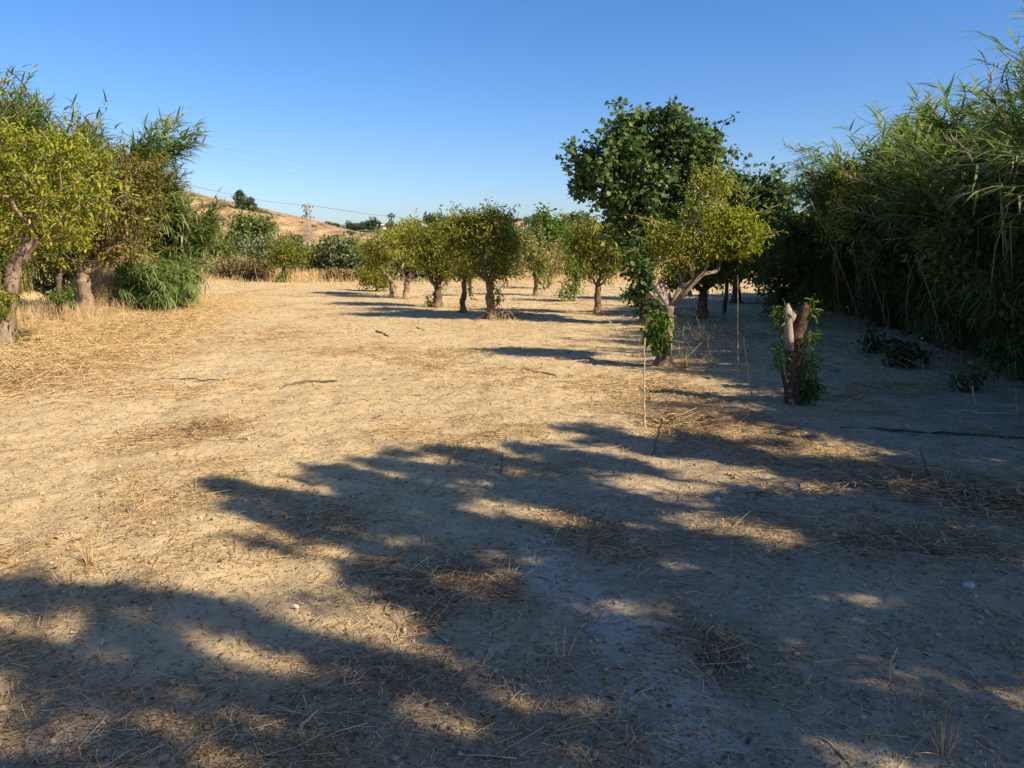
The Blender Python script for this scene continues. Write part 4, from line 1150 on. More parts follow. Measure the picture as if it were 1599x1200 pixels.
# scrub clumps on the hill face
rg = np.random.default_rng(440)
m = MB(); tk = MB(); bl = [(np.array([0, 0, .4]), np.array([1.0, .8, .55])), (np.array([.6, .1, .3]), np.array([.6, .6, .4]))]
leaf_cloud(m, blob_points(bl, 60, rg, .4), .25, 8, 'round', .22, .7, rg); tk.tube([[0, 0, -.2], [0, 0, .4]], [.06, .03], 5)
f0 = None
rs_ = np.random.default_rng(5)
for (u, Y) in [(300 + 280 * rs_.random(), 125 + 70 * rs_.random()) for _ in range(40)] + [(310, 170), (322, 178), (350, 185), (368, 182), (420, 178), (426, 165), (432, 168), (445, 150), (452, 176), (462, 176), (470, 160), (500, 168), (508, 166), (516, 170), (524, 168), (532, 172), (478, 146), (560, 172), (550, 176), (410, 188), (436, 190), (346, 193)]:
    p = P(u, 350, Y); z = float(hill_z(np.array(p[0]), np.array(p[1])))
    if f0 is None:
        f0 = thing("scrub_bush", "low scrub bush dotted on the tan hill face", "bush", (p[0], p[1], z), "scrub bushes on the tan hill"); m.build("foliage", M['greybush'], f0); tk.build("stems", M['bark_dk'], f0); t = f0
    else:
        t = copy_tree(f0); t.location = (p[0], p[1], z)
    s = .35 + .9 * rg.random() ** 2; t.scale = (s, s, s * .8); t.rotation_euler = (0, 0, rg.random() * 6)

# ------------------------------------------------------------------ pylon and wires
PY = 150.0
top = P(480, 320, PY); b = np.array([top[0], PY, float(hill_z(np.array(top[0]), np.array(PY))) - 0.1]); HH = top[2] - b[2]
t = thing("pylon", "grey lattice power pylon in front of the tan hill", "pylon", b)
m = MB()


def lat(z): return 0.62 - 0.32 * z / HH


for sx in (-1, 1):
    for sy in (-1, 1):
        m.tube([[sx * lat(0), sy * lat(0), -.3], [sx * lat(HH), sy * lat(HH), HH]], 0.045, 4)
nz = 11
for k in range(nz):
    za, zb = HH * k / nz, HH * (k + 1) / nz
    for (ax, s) in ((0, 1), (0, -1), (1, 1), (1, -1)):
        for sg in (1, -1):
            A = [sg * lat(za), s * lat(za), za]; B = [-sg * lat(zb), s * lat(zb), zb]
            if ax: A[0], A[1] = A[1], A[0]; B[0], B[1] = B[1], B[0]
            m.tube([A, B], 0.022, 4)
m.build("lattice_mast", M['steel'], t)
for z, w_ in ((HH - .15, 1.0), (HH * .9, .7), (HH * .77, 1.1)):
    m = MB(); m.box((0, 0, z), (2 * w_, .16, .14)); m.tube([[-w_, 0, z], [0, 0, z + .5]], .04, 4); m.tube([[w_, 0, z], [0, 0, z + .5]], .04, 4); arm = m.build("crossarm", M['steel'], t)
    for sx in (-1, -.5, .5, 1):
        m = MB(); m.tube([[sx * w_, 0, z - .07], [sx * w_, 0, z - .2], [sx * w_, 0, z - .32], [sx * w_, 0, z - .45]], [.05, .12, .12, .05], 8); m.build("insulator", M['porcelain'], arm)
m = MB(); m.box((.1, -.5, HH * .84), (.55, .35, .7)); m.build("switch_box", M['steel'], t)


def wire(pts, r, label, sag=0.0):
    A = np.array([P(*p) for p in pts]); q = np.linspace(0, 1, len(A)); s = np.linspace(0, 1, 24)
    p = np.stack([np.interp(s, q, A[:, k]) for k in range(3)], 1); p[:, 2] -= sag * np.sin(np.pi * s)
    m = MB(); m.tube(p - p[0], r, 5); o = m.build("power_line", M['wire'], None); o.location = tuple(p[0]); tag(o, label, "power line", "overhead power lines")


wire([(190, 262, 70), (476, 321, 149.8)], 0.02, "power line running up left from the lattice pylon", .6)
wire([(484, 321, 149.8), (600, 336, 300), (665, 343, 436)], 0.04, "power line running right from the pylon to the far ridge", .4)
wire([(250, 212, 60), (420, 243, 90), (780, 300, 200), (860, 310, 260)], 0.0045, "highest faint power line crossing the sky", .2)
wire([(250, 234, 60), (420, 263, 90), (745, 312, 200), (830, 322, 260)], 0.004, "lower faint power line crossing the sky", .2)
wire([(250, 226, 60), (420, 254, 90), (760, 306, 200), (845, 316, 260)], 0.004, "middle faint power line crossing the sky", .2)
for (u, vt, Y, lab) in ((614, 340, 440, "slim utility pole beside the thin skyline palm"), (629.5, 341, 440, "utility pole between the palm and the white house"), (508, 347, 430, "lone far utility pole beyond the hill's end"), (706, 332, 300, "thin mast rising by the largest orchard tree")):
    p = P(u, vt, Y); z = float(ridge_z(np.array(p[0]), np.array(p[1])))
    m = MB(); m.tube([[0, 0, -.5], [0, 0, p[2] - z]], [.16, .12], 7); m.box((0, 0, p[2] - z - .5), (1.3, .14, .14)); o = m.build("utility_pole", M['bark_dk'], None); o.location = (p[0], p[1], z); tag(o, lab, "utility pole")

# ------------------------------------------------------------------ trees out of view to the right whose shade falls on the foreground
COT = 1 / math.tan(SUN_EL)


def caster(u, v, z):
    g = G(u, v); return np.array([g[0] + SUN_AZ[0] * COT * z, g[1] + SUN_AZ[1] * COT * z, z])


def shade_blobs(lst, zk):
    out = []
    for (u, v, ru, rv, z) in lst:
        g = G(u, v); rx = ru * g[1] / FPX; ry = 0.5 * (G(u, v - rv)[1] - G(u, v + rv)[1])
        out.append((caster(u, v, z * zk), np.array([rx, ry, 0.14])))
    return out


def shade_tree(label, base, fork, lst, n, per, seed, size, crad, zk, streaks=()):
    lst = list(lst)
    for (u0, v0, u1, v1, z) in streaks:                       # long leafy boughs
        for q in np.linspace(0, 1, 7): lst.append((u0 + (u1 - u0) * q, v0 + (v1 - v0) * q, 20, 2.5, z))
        rs = np.random.default_rng(int(u0 + v0))
        for _ in range(5): lst.append((u0 + (u1 - u0) * rs.random() + rs.normal() * 34, v0 + (v1 - v0) * rs.random() + rs.normal() * 9, 9, 1.6, z))
    return make_tree("shade_tree", label, "tree", np.array(base), np.array(fork), .2, shade_blobs(lst, zk), n, per, 'cane', size, 'bright', 'bark', seed=seed, ratio=.18, crad=crad, shell=.1, wexp=.64)


shade_tree("leafy tree out of view on the right whose shade fills the right foreground", (7.0, 0.4, 0), (6.7, 0.6, 2.2),
           [(640, 775, 85, 18, 4.4), (820, 760, 95, 24, 4.2), (740, 830, 90, 24, 4.2), (680, 870, 50, 16, 4.4), (950, 790, 90, 30, 3.9), (1080, 850, 80, 30, 3.8), (1200, 790, 90, 34, 3.6), (930, 890, 100, 40, 4.0), (1400, 860, 150, 60, 3.4),
            (1180, 950, 130, 60, 3.6), (1450, 1000, 150, 80, 3.4), (1000, 1010, 90, 50, 3.8), (1250, 1080, 140, 70, 3.5), (1500, 1150, 140, 70, 3.3), (820, 960, 60, 36, 4.1), (1100, 1170, 120, 50, 3.6), (1300, 735, 100, 16, 3.6), (1480, 730, 110, 22, 3.4), (1560, 800, 110, 36, 3.4), (1230, 890, 120, 26, 3.6), (1330, 900, 90, 26, 3.5), (950, 1075, 90, 40, 4.0), (870, 1040, 50, 26, 4.1), (830, 840, 60, 16, 4.2), (600, 815, 60, 14, 4.5), (1390, 800, 90, 26, 3.5), (1490, 900, 90, 30, 3.4), (1560, 960, 90, 40, 3.4), (1080, 1000, 80, 34, 3.8), (870, 900, 60, 22, 4.1), (1180, 1080, 80, 40, 3.6), (960, 840, 70, 22, 3.9), (1100, 920, 80, 26, 3.8), (1380, 1130, 90, 40, 3.4), (1000, 1150, 80, 40, 3.8)], 3500, 13, 501, .135, .07, .98,
           [(335, 757, 520, 800, 4.8), (370, 790, 560, 850, 4.7), (420, 770, 600, 790, 4.7), (515, 732, 680, 765, 4.6), (545, 745, 660, 790, 4.6), (540, 880, 640, 935, 4.5), (580, 720, 760, 745, 4.5), (700, 706, 880, 735, 4.3), (820, 700, 1000, 735, 4.2), (900, 672, 1010, 690, 4.0), (960, 690, 1130, 720, 3.9), (1080, 690, 1200, 725, 3.8), (640, 930, 760, 975, 4.4), (700, 990, 800, 1030, 4.3)])
shade_tree("leafy tree out of view behind whose dappled shade falls in the left foreground", (8.0, -2.8, 0), (7.6, -2.7, 3.4),
           [(390, 986, 40, 6, 4.8), (250, 1028, 70, 10, 4.9), (180, 1048, 50, 8, 4.9), (340, 1068, 70, 12, 4.7), (450, 1073, 70, 14, 4.7), (560, 1098, 70, 14, 4.5), (650, 1073, 40, 9, 4.5), (720, 1108, 55, 16, 4.4), (810, 1068, 45, 14, 4.2), (60, 1058, 40, 4, 5.0), (20, 1118, 50, 14, 4.9), (210, 1168, 60, 15, 4.7), (350, 1138, 50, 14, 4.7), (450, 1178, 60, 20, 4.6), (90, 1203, 80, 16, 4.8), (350, 1223, 70, 14, 4.6), (770, 1188, 60, 24, 4.3), (880, 1138, 60, 34, 4.1), (860, 1218, 60, 26, 4.1), (620, 1218, 60, 20, 4.4), (130, 1088, 70, 9, 4.9), (200, 1143, 60, 9, 4.8), (20, 1188, 60, 12, 4.9), (270, 1093, 60, 8, 4.8), (540, 1138, 50, 12, 4.6), (500, 1208, 60, 14, 4.5)], 820, 9, 502, .11, .055, 1.1,
           [(0, 915, 110, 923, 5.0), (60, 920, 230, 932, 5.0), (180, 924, 300, 944, 5.0), (240, 936, 400, 966, 4.9), (320, 948, 420, 978, 4.9), (165, 963, 210, 1003, 4.9), (200, 1003, 330, 1028, 4.9), (0, 933, 40, 943, 5.0), (0, 1000, 120, 1015, 5.0), (400, 983, 560, 1018, 4.8), (480, 1003, 620, 1063, 4.7), (560, 1028, 700, 1068, 4.6), (0, 1028, 150, 1053, 5.0), (440, 1110, 620, 1130, 4.6), (540, 1150, 690, 1190, 4.5)])

# ------------------------------------------------------------------ ground cover (uncountable)
def prism(nseg, bend):
    v = []; f = []
    for k in range(nseg + 1):
        t = k / nseg; w = 1 - 0.35 * t
        for a in range(3):
            th = a * 2 * math.pi / 3; v.append((t, bend * t * (1 - t) * 4 + .5 * w * math.cos(th) * 1e-9, 0)); v[-1] = (t, bend * 4 * t * (1 - t), 0, th, w)
    return v, nseg


def straw_batch(m, pos, yaw, elev, L, r, rnd, bend, nseg):
    """triangular prisms bent in their own plane"""
    n = len(pos)
    X = np.stack([np.cos(yaw) * np.cos(elev), np.sin(yaw) * np.cos(elev), np.sin(elev)], 1)
    Yv = np.stack([-np.sin(yaw), np.cos(yaw), np.zeros(n)], 1); Z = np.cross(X, Yv)
    V = []
    for k in range(nseg + 1):
        t = k / nseg
        c = pos + X * (L * (t - .5))[:, None] + Yv * (L * bend * 4 * t * (1 - t))[:, None]
        w = r * (1 - .4 * t)
        for a in range(3):
            th = a * 2 * math.pi / 3 + .5; V.append(c + Yv * (w * math.cos(th))[:, None] + Z * (w * math.sin(th))[:, None])
    V = np.stack(V, 1); k3 = 3 * (nseg + 1)
    f = [(3 * k + a, 3 * k + 3 + a, 3 * k + 3 + (a + 1) % 3, 3 * k + (a + 1) % 3) for k in range(nseg) for a in range(3)]
    fl = np.array(f).ravel()
    m.add(V.reshape(-1, 3), (fl[None] + (np.arange(n) * k3)[:, None]).ravel(), np.full(n * len(f), 4), np.repeat(rnd, k3))


def sample_ground(n, rng, y0=2.1, y1=42, wmin=0.15, patch=True, pw=3.0, ynear=1.0):
    k = int(n * 8)
    y = y0 * (y1 / y0) ** rng.random(k); x = (rng.random(k) * 2 - 1) * (0.70 * y + 1.2)
    w = wmin + (np.maximum(mulch_at(x, y) * 1.1, pw * 0.33 * sstep(.54, .78, fbm(x * .9, y * .9, 4, 51))) if patch else 1)
    bank = (x > front(y) + .4)
    w = w * (ynear + (1 - ynear) * sstep(2.0, 9.0, y))
    keep = (rng.random(k) < w) & ~bank
    return x[keep][:n], y[keep][:n]


rng = np.random.default_rng(600)
m = MB()
x, y = sample_ground(40000, rng, wmin=.07, ynear=.12, pw=2.0); n = len(x)
L = np.exp(rng.normal(-2.35, .55, n)); L = np.clip(L, .03, .5); r = np.where(y < 8, .0014, .0022) * (.7 + .8 * rng.random(n)) * (1 + y / 20)
straw_batch(m, np.stack([x, y, hgts(x, y) + .004 + .018 * rng.random(n) ** 2], 1), rng.random(n) * 6.28, rng.normal(0, .10, n), L, r, np.clip(rng.normal(.55, .25, n), 0, 1), rng.normal(0, .08, n), 2)
x, y = sample_ground(130000, rng, wmin=.45, ynear=.7); n = len(x)
L = np.clip(np.exp(rng.normal(-3.75, .5, n)), .008, .09); r = .0012 * (.7 + .9 * rng.random(n)) * (1 + y / 12)
straw_batch(m, np.stack([x, y, hgts(x, y) + .003 + .012 * rng.random(n) ** 2], 1), rng.random(n) * 6.28, rng.normal(0, .4, n), L, r, np.clip(rng.normal(.38, .3, n), 0, 1), rng.normal(0, .05, n), 1)
# thick golden straw under the left trees
n = 12000
g = np.array([G(u, v)[:2] for u, v in ((-120, 610), (60, 545), (150, 510), (260, 490), (300, 470))])
q = rng.random(n) * 4; i = q.astype(int); p = g[i] + (g[i + 1] - g[i]) * (q - i)[:, None] + rng.normal(size=(n, 2)) * np.array([.9, 1.0])
L = .12 + .4 * rng.random(n)
straw_batch(m, np.stack([p[:, 0], p[:, 1], hgts(p[:, 0], p[:, 1]) + .02 + .1 * rng.random(n) ** 2], 1), rng.random(n) * 6.28, np.abs(rng.normal(0, .28, n)), L, .0035 + .002 * rng.random(n), np.clip(rng.normal(.62, .22, n), 0, 1), rng.normal(0, .1, n), 2)
o = m.build("dry_straw", M['straw']); tag(o, "scattered pale straw and stalk bits over the field", None, kind="stuff")

m = MB()
ico_v = np.array([(0, 0, 1), (.9, 0, .2), (.2, .85, .1), (-.75, .5, .15), (-.7, -.55, .2), (.3, -.9, .15), (0, 0, -.7)], float)
ico_f = [(0, 1, 2), (0, 2, 3), (0, 3, 4), (0, 4, 5), (0, 5, 1), (6, 2, 1), (6, 3, 2), (6, 4, 3), (6, 5, 4), (6, 1, 5)]
x, y = sample_ground(26000, rng, y1=16, patch=False); n = len(x)
s = np.clip(np.exp(rng.normal(-5.9, .5, n)), .0015, .016) * (1 + y / 14)
dn = sstep(.42, .7, fbm(x * 1.6, y * 1.6, 3, 83)); kp = rng.random(n) < .2 + .8 * dn; x, y, s = x[kp], y[kp], s[kp]; n = len(x)
m.scatter((ico_v, ico_f), np.stack([x, y, hgts(x, y) + s * .25], 1), unit(n, rng) * np.array([1, 1, .3]), np.array([0, 0, 1.0]) + .5 * unit(n, rng), np.stack([s, s * (.6 + .6 * rng.random(n)), s * (.5 + .5 * rng.random(n))], 1), rng.random(n))
x, y = sample_ground(1500, rng, y1=16, patch=False, ynear=.6); n = len(x); s = .008 + .016 * rng.random(n) ** 2
m.scatter((ico_v, ico_f), np.stack([x, y, hgts(x, y) + s * .2], 1), unit(n, rng) * np.array([1, 1, .3]), np.array([0, 0, 1.0]) + .5 * unit(n, rng), np.stack([s, s * (.6 + .6 * rng.random(n)), s * (.5 + .5 * rng.random(n))], 1), .35 + .6 * rng.random(n))
tag(m.build("soil_clods", M['clod']), "small crumbs of dry soil on the field", None, kind="stuff")
m = MB()
x, y = sample_ground(9000, rng, y1=26, wmin=.2); n = len(x)
s = (.008 + .022 * rng.random(n) ** 2) * (1 + y / 25)
m.scatter(LEAF['citrus'], np.stack([x, y, hgts(x, y) + .008], 1), unit(n, rng) * np.array([1, 1, .25]), np.array([0, 0, 1.0]) + .4 * unit(n, rng), np.stack([s, s * .5, s * 1.5], 1), np.clip(rng.normal(.4, .3, n), 0, 1))
tag(m.build("leaf_litter", M['litter']), "dry fallen leaves strewn over the soil", None, kind="stuff")


def grass_field(name, label, cen, sig, n, h, mat, rng, lean=.35, r=.0035):
    p = cen + rng.normal(size=(n, 2)) * sig
    H = h * (.5 + .8 * rng.random(n)); el = np.pi / 2 - np.abs(rng.normal(0, lean, n))
    z = hgts(p[:, 0], p[:, 1])
    m = MB(); straw_batch(m, np.stack([p[:, 0], p[:, 1], z + H * .42 * np.sin(el)], 1), rng.random(n) * 6.28, el, H, np.full(n, r), np.clip(rng.normal(.6, .22, n), 0, 1), rng.normal(0, .08, n), 2)
    return tag(m.build(name, M[mat]), label, None, kind="stuff")


c = MOUND[:2] + np.array([.1, .4])
grass_field("dry_grass", "dry golden grass covering the bank by the left trees", c, np.array([1.0, .9]), 11000, .34, 'straw', rng, .7, .003)
grass_field("dry_grass", "dry weeds standing under the left orange trees", G(60, 500)[:2], np.array([.8, 1.0]), 2500, .4, 'straw_dk', rng, .4)
p = G(1110, 438)[:2]; grass_field("dry_grass", "tall tan grass beyond the shaded trees", p + np.array([2, 4]), np.array([7, 4]), 9000, .8, 'straw', rng, .3, .008)
p = G(380, 436)[:2]; grass_field("dry_brush", "dry brown brush along the far edge of the field", p + np.array([.5, 3]), np.array([2.6, 2.0]), 5000, .55, 'straw_dk', rng, 1.0, .006)
p = G(475, 440)[:2]; grass_field("dry_brush", "tan dry grass between the almond tree and dark shrub", p + np.array([0, 2]), np.array([1.0, 1.2]), 1800, .6, 'straw', rng, .5, .008)
p = G(760, 442)[:2]; grass_field("dry_grass", "low dry grass behind the orchard trees", p + np.array([-3, 3]), np.array([9, 3]), 5000, .28, 'straw', rng, .7, .008)

# ------------------------------------------------------------------ single small things on the ground
def stick(name, label, cat, pts, r, mat, group=None):
    """pts: photo points; the first lies on the ground, the others at a depth offset from it (or on the ground when None)."""
    b = GG(*pts[0][:2]); A = [b]
    for q in pts[1:]:
        A.append(GG(q[0], q[1]) + np.array([0, 0, r * .7]) if len(q) < 3 or q[2] is None else P(q[0], q[1], b[1] + q[2]))
    A = np.array(A); q = np.linspace(0, 1, len(A)); s = np.linspace(0, 1, max(7, 3 * len(A)))
    if name == "dry_cane": s = np.linspace(0, 1, 30)
    p = np.stack([np.interp(s, q, A[:, k]) for k in range(3)], 1); p += RNG.normal(size=p.shape) * r * .35
    rr_ = r * (1 - .45 * s)
    if name == "dry_cane": rr_ = rr_ * np.where(np.arange(30) % 5 == 2, 1.3, .85)      # nodes
    m = MB(); m.tube(p - b, rr_, 6, .5, .1); o = m.build(name, M[mat], None, True); o.location = tuple(b)
    return tag(o, label, cat, group)


stick("dry_cane", "tall straight dry cane standing upright at the shadow's edge", "cane", [(1007, 668), (1006, 600, 0), (1007, 528, 0.02)], .010, 'drycane')
stick("dry_cane", "slightly leaning dry cane left of the stump", "cane", [(1174, 625), (1168, 575, 0), (1161, 528, 0)], .011, 'drycane')
stick("dry_cane", "slanting dry cane left of the near orange tree", "cane", [(968, 522), (955, 505, 0), (942, 492, 0)], .012, 'drycane')
stick("dry_cane", "hair-thin dry stem standing behind the leaning cane", "cane", [(1153, 590), (1152, 500, 0), (1152, 430, 0)], .006, 'drycane')
stick("dry_cane", "short dry cane stub leaning in the shade before the right thicket", "cane", [(1525, 644), (1521, 618, 0), (1518, 602, 0)], .012, 'drycane')
stick("dry_cane", "short dry stem at the right border before the thicket", "cane", [(1590, 650), (1587, 625, 0), (1586, 607, 0)], .011, 'drycane')
stick("dry_stalk", "diagonal dry stem sticking out of the shade's upper edge", "stem", [(662, 770), (690, 740, 0), (706, 712, 0), (719, 696, .02)], .009, 'greytwig')
stick("dry_twig", "dark slanting twig right of the tall upright cane", "twig", [(1021, 711), (1026, 685, 0), (1034, 656, 0)], .008, 'twig')
stick("dry_twig", "dark upright twig in the straw swath on the right", "twig", [(1452, 750), (1445, 722, 0), (1436, 700, 0)], .009, 'twig')
stick("dry_twig", "thin bent dark twig standing in the shaded foreground", "twig", [(920, 864), (921, 835, 0), (930, 815, 0), (944, 803, 0)], .006, 'twig')
stick("dry_twig", "thin upright twig in the shade's upper edge", "twig", [(783, 740), (784, 722, 0), (785, 708, 0)], .006, 'twig')
stick("dry_twig", "tall thin dry stem at the left before the drooping canes", "twig", [(255, 530), (258, 490, 0), (260, 470, 0)], .007, 'greytwig')
stick("dry_twig", "grey slanting twig in the left mid-field", "twig", [(288, 600), (294, 585, 0), (300, 572, 0)], .007, 'greytwig')
stick("fallen_branch", "long curved grey branch lying on the sunlit soil", "branch", [(437, 609), (458, 600), (490, 597), (526, 597)], .020, 'twig')
stick("fallen_branch", "straight dark branch lying left of the curved one", "branch", [(252, 592), (290, 593), (342, 595)], .014, 'twig')
stick("fallen_branch", "dark forked stick lying in the centre right of the field", "branch", [(818, 576), (840, 583), (868, 588)], .018, 'twig')
stick("fallen_branch", "short dark stick lying before the orchard row", "branch", [(588, 518), (600, 522), (605, 526)], .022, 'twig')
stick("fallen_branch", "small dark stick near the middle of the upper field", "branch", [(650, 512), (662, 517)], .018, 'twig')
stick("fallen_branch", "long twig lying in brown straw left of centre", "branch", [(225, 690), (300, 672), (352, 668)], .009, 'twig')
stick("bark_chip", "small black chip of bark lying alone on sunlit sand", "bark chip", [(583, 655), (590, 652), (596, 651)], .012, 'twig')
stick("fallen_branch", "pale forked twig lying in the right foreground shade", "branch", [(995, 890), (1005, 874), (1030, 868), (1062, 872)], .006, 'greytwig')
stick("dry_stalk", "long pale bent stalk in the bottom right foreground", "stem", [(1330, 1196), (1300, 1165), (1275, 1150), (1262, 1133)], .005, 'drycane')
stick("dry_stalk", "pale stalk angled up from the bent one in the bottom foreground", "stem", [(1262, 1140), (1290, 1120), (1317, 1096)], .004, 'drycane')
stick("dry_stalk", "pale curved stalk in the right foreground", "stem", [(1240, 1030), (1280, 1035), (1330, 1030), (1385, 1048)], .004, 'drycane')
stick("dry_stalk", "curved pale stalk standing loose in the right foreground", "stem", [(1388, 1064), (1390, 1035, 0), (1402, 1010, 0)], .005, 'drycane')
stick("dry_stalk", "short pale stalk in front of the brown straw heap", "stem", [(1110, 930), (1080, 925), (1048, 938)], .006, 'drycane')
stick("dry_stalk", "short pale stalk lying in the lower left dapples", "stem", [(260, 1198), (290, 1178), (308, 1158)], .005, 'drycane')
stick("dry_stalk", "dry stalk crossing dappled light at the bottom middle", "stem", [(462, 1145), (480, 1125, 0), (497, 1108, 0)], .005, 'drycane')
stick("dry_stalk", "small pale stick in dappled light left of centre", "stem", [(498, 1020), (512, 1016), (526, 1014)], .008, 'drycane')
stick("dry_stalk", "long thin dry stem lying before the thicket", "stem", [(1500, 565), (1545, 590), (1592, 625)], .009, 'greytwig')
stick("dry_stalk", "fallen pale cane across the shade right of the stump", "stem", [(1480, 642), (1530, 646), (1599, 650)], .018, 'greytwig')
stick("irrigation_pipe", "black irrigation pipe lying across the shaded ground on the right", "pipe", [(1310, 668), (1380, 673), (1450, 677), (1530, 681), (1640, 690)], .016, 'hose')
stick("fallen_branch", "dark buried branch at the bottom edge of the foreground", "branch", [(715, 1176), (745, 1184), (800, 1186)], .010, 'twig')


def pile(name, label, u, v, ru, rv, n, L, mat, hz, seed, r=.003, elev=.25, cat="straw pile", group=None):
    rng = np.random.default_rng(seed); g = GG(u, v); rx = ru * g[1] / FPX; ry = .5 * (G(u, v - rv)[1] - G(u, v + rv)[1])
    n = int(n * .72); kk = 11; ck = rng.normal(size=(kk, 2)) * np.array([.85, .6]); sk_ = .10 + .45 * rng.random(kk); wk = rng.integers(0, kk, n)
    d = ck[wk] + rng.normal(size=(n, 2)) * sk_[wk][:, None]; far = rng.random(n) < .2; d[far] = rng.normal(size=(far.sum(), 2)) * .95; p = g[:2] + d * np.array([rx, ry]); w = np.exp(-(d ** 2).sum(1) * 1.2)
    LL = L * (.4 + .9 * rng.random(n))
    m = MB(); straw_batch(m, np.stack([p[:, 0], p[:, 1], hgts(p[:, 0], p[:, 1]) + .006 + hz * w * rng.random(n)], 1) - g, rng.random(n) * 6.28, rng.normal(0, elev, n), LL, r * (.6 + .8 * rng.random(n)), rng.random(n), rng.normal(0, .14, n), 3)
    o = m.build(name, M[mat]); o.location = tuple(g); return tag(o, label, cat, group)


pile("straw_pile", "brown straw mat left of centre in the sunlit field", 280, 676, 75, 14, 420, .26, 'straw_dk', .05, 701)
pile("straw_pile", "loose straw tangle in the middle of the sunlit field", 690, 577, 30, 12, 190, .3, 'straw', .14, 702, elev=.5)
pile("straw_pile", "pale golden straw heap right of the tall upright cane", 1062, 655, 40, 9, 230, .3, 'straw', .08, 703, .004)
pile("straw_pile", "reddish dry leaf and straw heap in the dappled edge", 1110, 668, 80, 16, 520, .24, 'straw_dk', .07, 704)
pile("straw_pile", "long dark straw swath across the right foreground", 1400, 762, 120, 18, 620, .2, 'straw_dk', .05, 705)
pile("straw_pile", "dark straw heap running out of the right border", 1550, 785, 90, 18, 520, .22, 'straw_dk', .06, 706)
pile("straw_pile", "tangled grey straw heap in the foreground shade left of centre", 690, 918, 70, 32, 520, .20, 'straw_dk', .05, 707, .0022)
pile("straw_pile", "small brown straw heap round the thin bent twig", 925, 840, 48, 20, 330, .17, 'straw_dk', .05, 708, .0022)
pile("straw_pile", "straw scraps heap in the right foreground centre", 1130, 1015, 55, 25, 260, .16, 'straw_dk', .035, 709, .0018)
pile("straw_pile", "straw scraps below the long dark swath", 1450, 840, 90, 22, 380, .2, 'straw_dk', .05, 710, .0022)
pile("straw_pile", "straw litter heap at the left edge of the field", 40, 585, 70, 22, 900, .36, 'straw_dk', .08, 711, .0032)
pile("straw_pile", "golden straw heap below the stout pale trunk", 200, 515, 60, 12, 700, .35, 'straw', .12, 712, .004)
pile("straw_pile", "sparse twig scraps in the sunlit centre", 755, 681, 26, 6, 60, .16, 'straw_dk', .03, 713, .003)
pile("straw_pile", "straw scraps along the bottom middle foreground", 600, 1060, 90, 25, 320, .13, 'straw_dk', .02, 714, .0016)
pile("dead_weeds", "tangle of grey dead weeds beside the near broken tree", 1090, 545, 50, 16, 420, .6, 'straw_dk', .3, 715, .0026, .9, "weeds")
pile("dead_weeds", "dead stalks standing below the forked dark tree", 1075, 505, 60, 12, 320, .7, 'straw_dk', .35, 716, .0032, .9, "weeds")
pile("dead_weeds", "dry stalks fringe at the foot of the largest orchard tree", 775, 497, 22, 8, 130, .5, 'straw', .2, 717, .005, .9, "weeds")
pile("dead_weeds", "dry twiggy fringe at the foot of the right thicket", 1400, 572, 110, 14, 420, .4, 'straw_dk', .2, 718, .004, .8, "weeds")
pile("dead_weeds", "dead branches tangle at the right border by the thicket", 1585, 570, 40, 40, 200, .9, 'straw_dk', .5, 719, .006, .7, "weeds")


def tuft(name, label, u, v, n, H, mat, seed, lean=.5, r=.0022):
    rng = np.random.default_rng(seed); g = GG(u, v); m = MB()
    for k in range(n):
        a = rng.random() * 6.28; l = abs(rng.normal(0, lean)); h = H * (.5 + .6 * rng.random()); d = np.array([math.cos(a), math.sin(a)])
        s = np.linspace(0, 1, 5)[:, None]
        p = np.concatenate([d * (.02 + l * h * s ** 1.6), h * s * math.cos(min(l, 1.2)) - .01], 1); m.tube(p, r * (1 - .7 * s[:, 0]), 3, rng.random())
    o = m.build(name, M[mat]); o.location = tuple(g); return tag(o, label, "grass tuft")


tuft("grass_tuft", "dry grass tuft standing alone in the sun at the left foreground", 140, 884, 26, .15, 'straw', 731, .45)
tuft("grass_tuft", "flattened straw tuft round the grey stone", 205, 800, 30, .12, 'straw', 732, 1.0)
tuft("grass_tuft", "pale green-grey weed tuft in the foreground middle", 878, 1030, 18, .2, 'straw', 733, .7, .0016)
tuft("grass_tuft", "thin grass tuft at the bottom right", 1475, 1180, 16, .2, 'straw', 734, .7, .0014)
tuft("grass_tuft", "spiky dry tuft by the brown scrap heap in the foreground", 1118, 1040, 16, .12, 'straw_dk', 735, .6)
tuft("grass_tuft", "low dry tuft at the near tree's foot", 1070, 575, 60, .28, 'straw', 736, .7, .003)


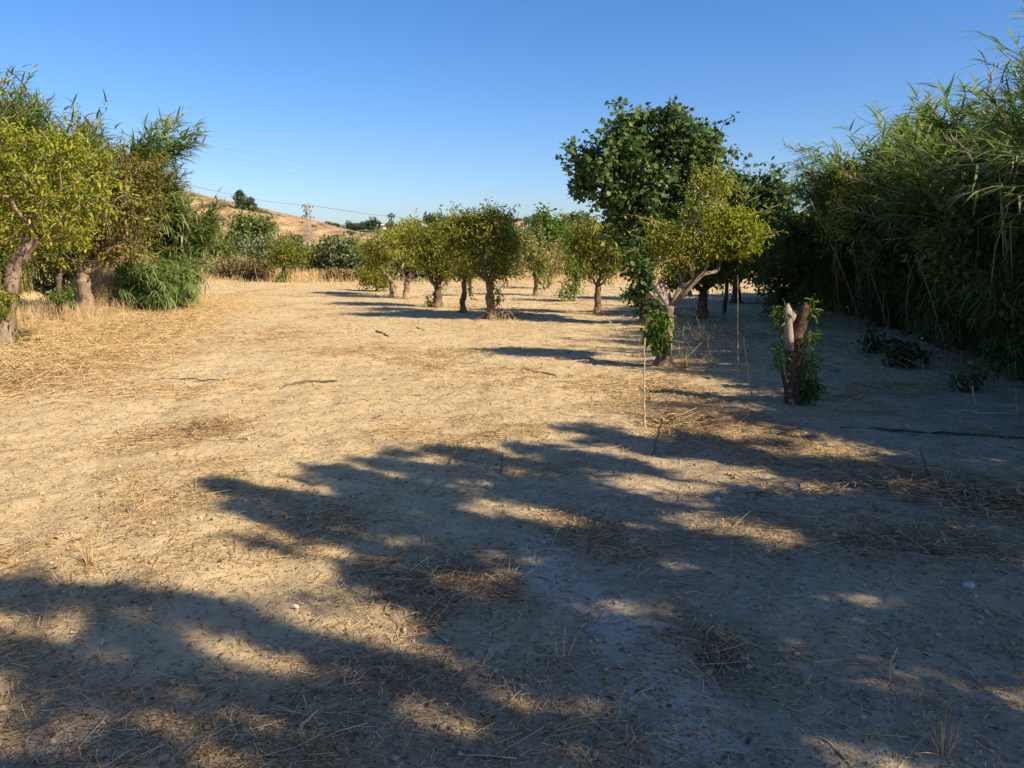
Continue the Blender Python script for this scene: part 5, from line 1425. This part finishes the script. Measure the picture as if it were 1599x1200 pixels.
def stone(label, u, v, w, h, mat, seed):
    rng = np.random.default_rng(seed); g = GG(u, v); s = w * g[1] / FPX / 2
    V = []; F = []; nu, nv = 12, 7
    for j in range(nv):
        ph = math.pi * (j + .5) / nv - math.pi / 2
        for i in range(nu):
            th = 2 * math.pi * i / nu; d = np.array([math.cos(th) * math.cos(ph), math.sin(th) * math.cos(ph), math.sin(ph)])
            k = 1 + .35 * (vnoise(d[0] * 1.7 + seed, d[1] * 1.7 + d[2] * 2.1, seed) - .5) + .12 * (rng.random() - .5)
            V.append(d * k * np.array([s, s * .8, h * g[1] / FPX * .75]))
    for j in range(nv - 1):
        for i in range(nu): F.append((j * nu + i, j * nu + (i + 1) % nu, (j + 1) * nu + (i + 1) % nu, (j + 1) * nu + i))
    F.append(tuple(range(nu))[::-1]); F.append(tuple((nv - 1) * nu + i for i in range(nu)))
    m = MB(); m.poly(np.array(V) + np.array([0, 0, h * g[1] / FPX * .25]), F); o = m.build("stone", M[mat]); o.location = tuple(g); return tag(o, label, "stone")


stone("pale stone lying alone in the right foreground shade", 1512, 917, 22, 10, 'stone', 741)
stone("small white pebble just below the pale stone", 1523, 932, 9, 5, 'stone', 742)
stone("dark grey stone in the flattened straw on the left", 206, 798, 18, 10, 'greystone', 743)
stone("small pale pebble in the shaded ground right of centre", 1120, 783, 12, 7, 'stone', 744)
for k, (u, v, lab) in enumerate([(614, 464, "dry grass tuft at the foot of the leftmost orchard trunk"), (634, 468, "dry grass tuft at the foot of the pale forked trunk"),
                                 (684, 481, "dry grass tuft at the foot of the thick black trunk"), (724, 489, "dry grass tuft at the foot of the slender leaning trunk"),
                                 (837, 463, "dry grass tuft under the withered tree right of the row"), (934, 493, "dry grass tuft under the half shaded orange tree"),
                                 (140, 494, "dry grass tuft at the foot of the stout pale left trunk"), (1012, 508, "dry grass tuft under the tall fig tree"), (12, 547, "dry grass tuft at the foot of the bent left-edge trunk"),
                                 (1240, 633, "short dry tuft round the base of the torn stump")]):
    tuft("grass_tuft", lab, u, v, 46, .26 if k < 9 else .1, 'straw' if k % 2 else 'straw_dk', 760 + k, .8, .003)
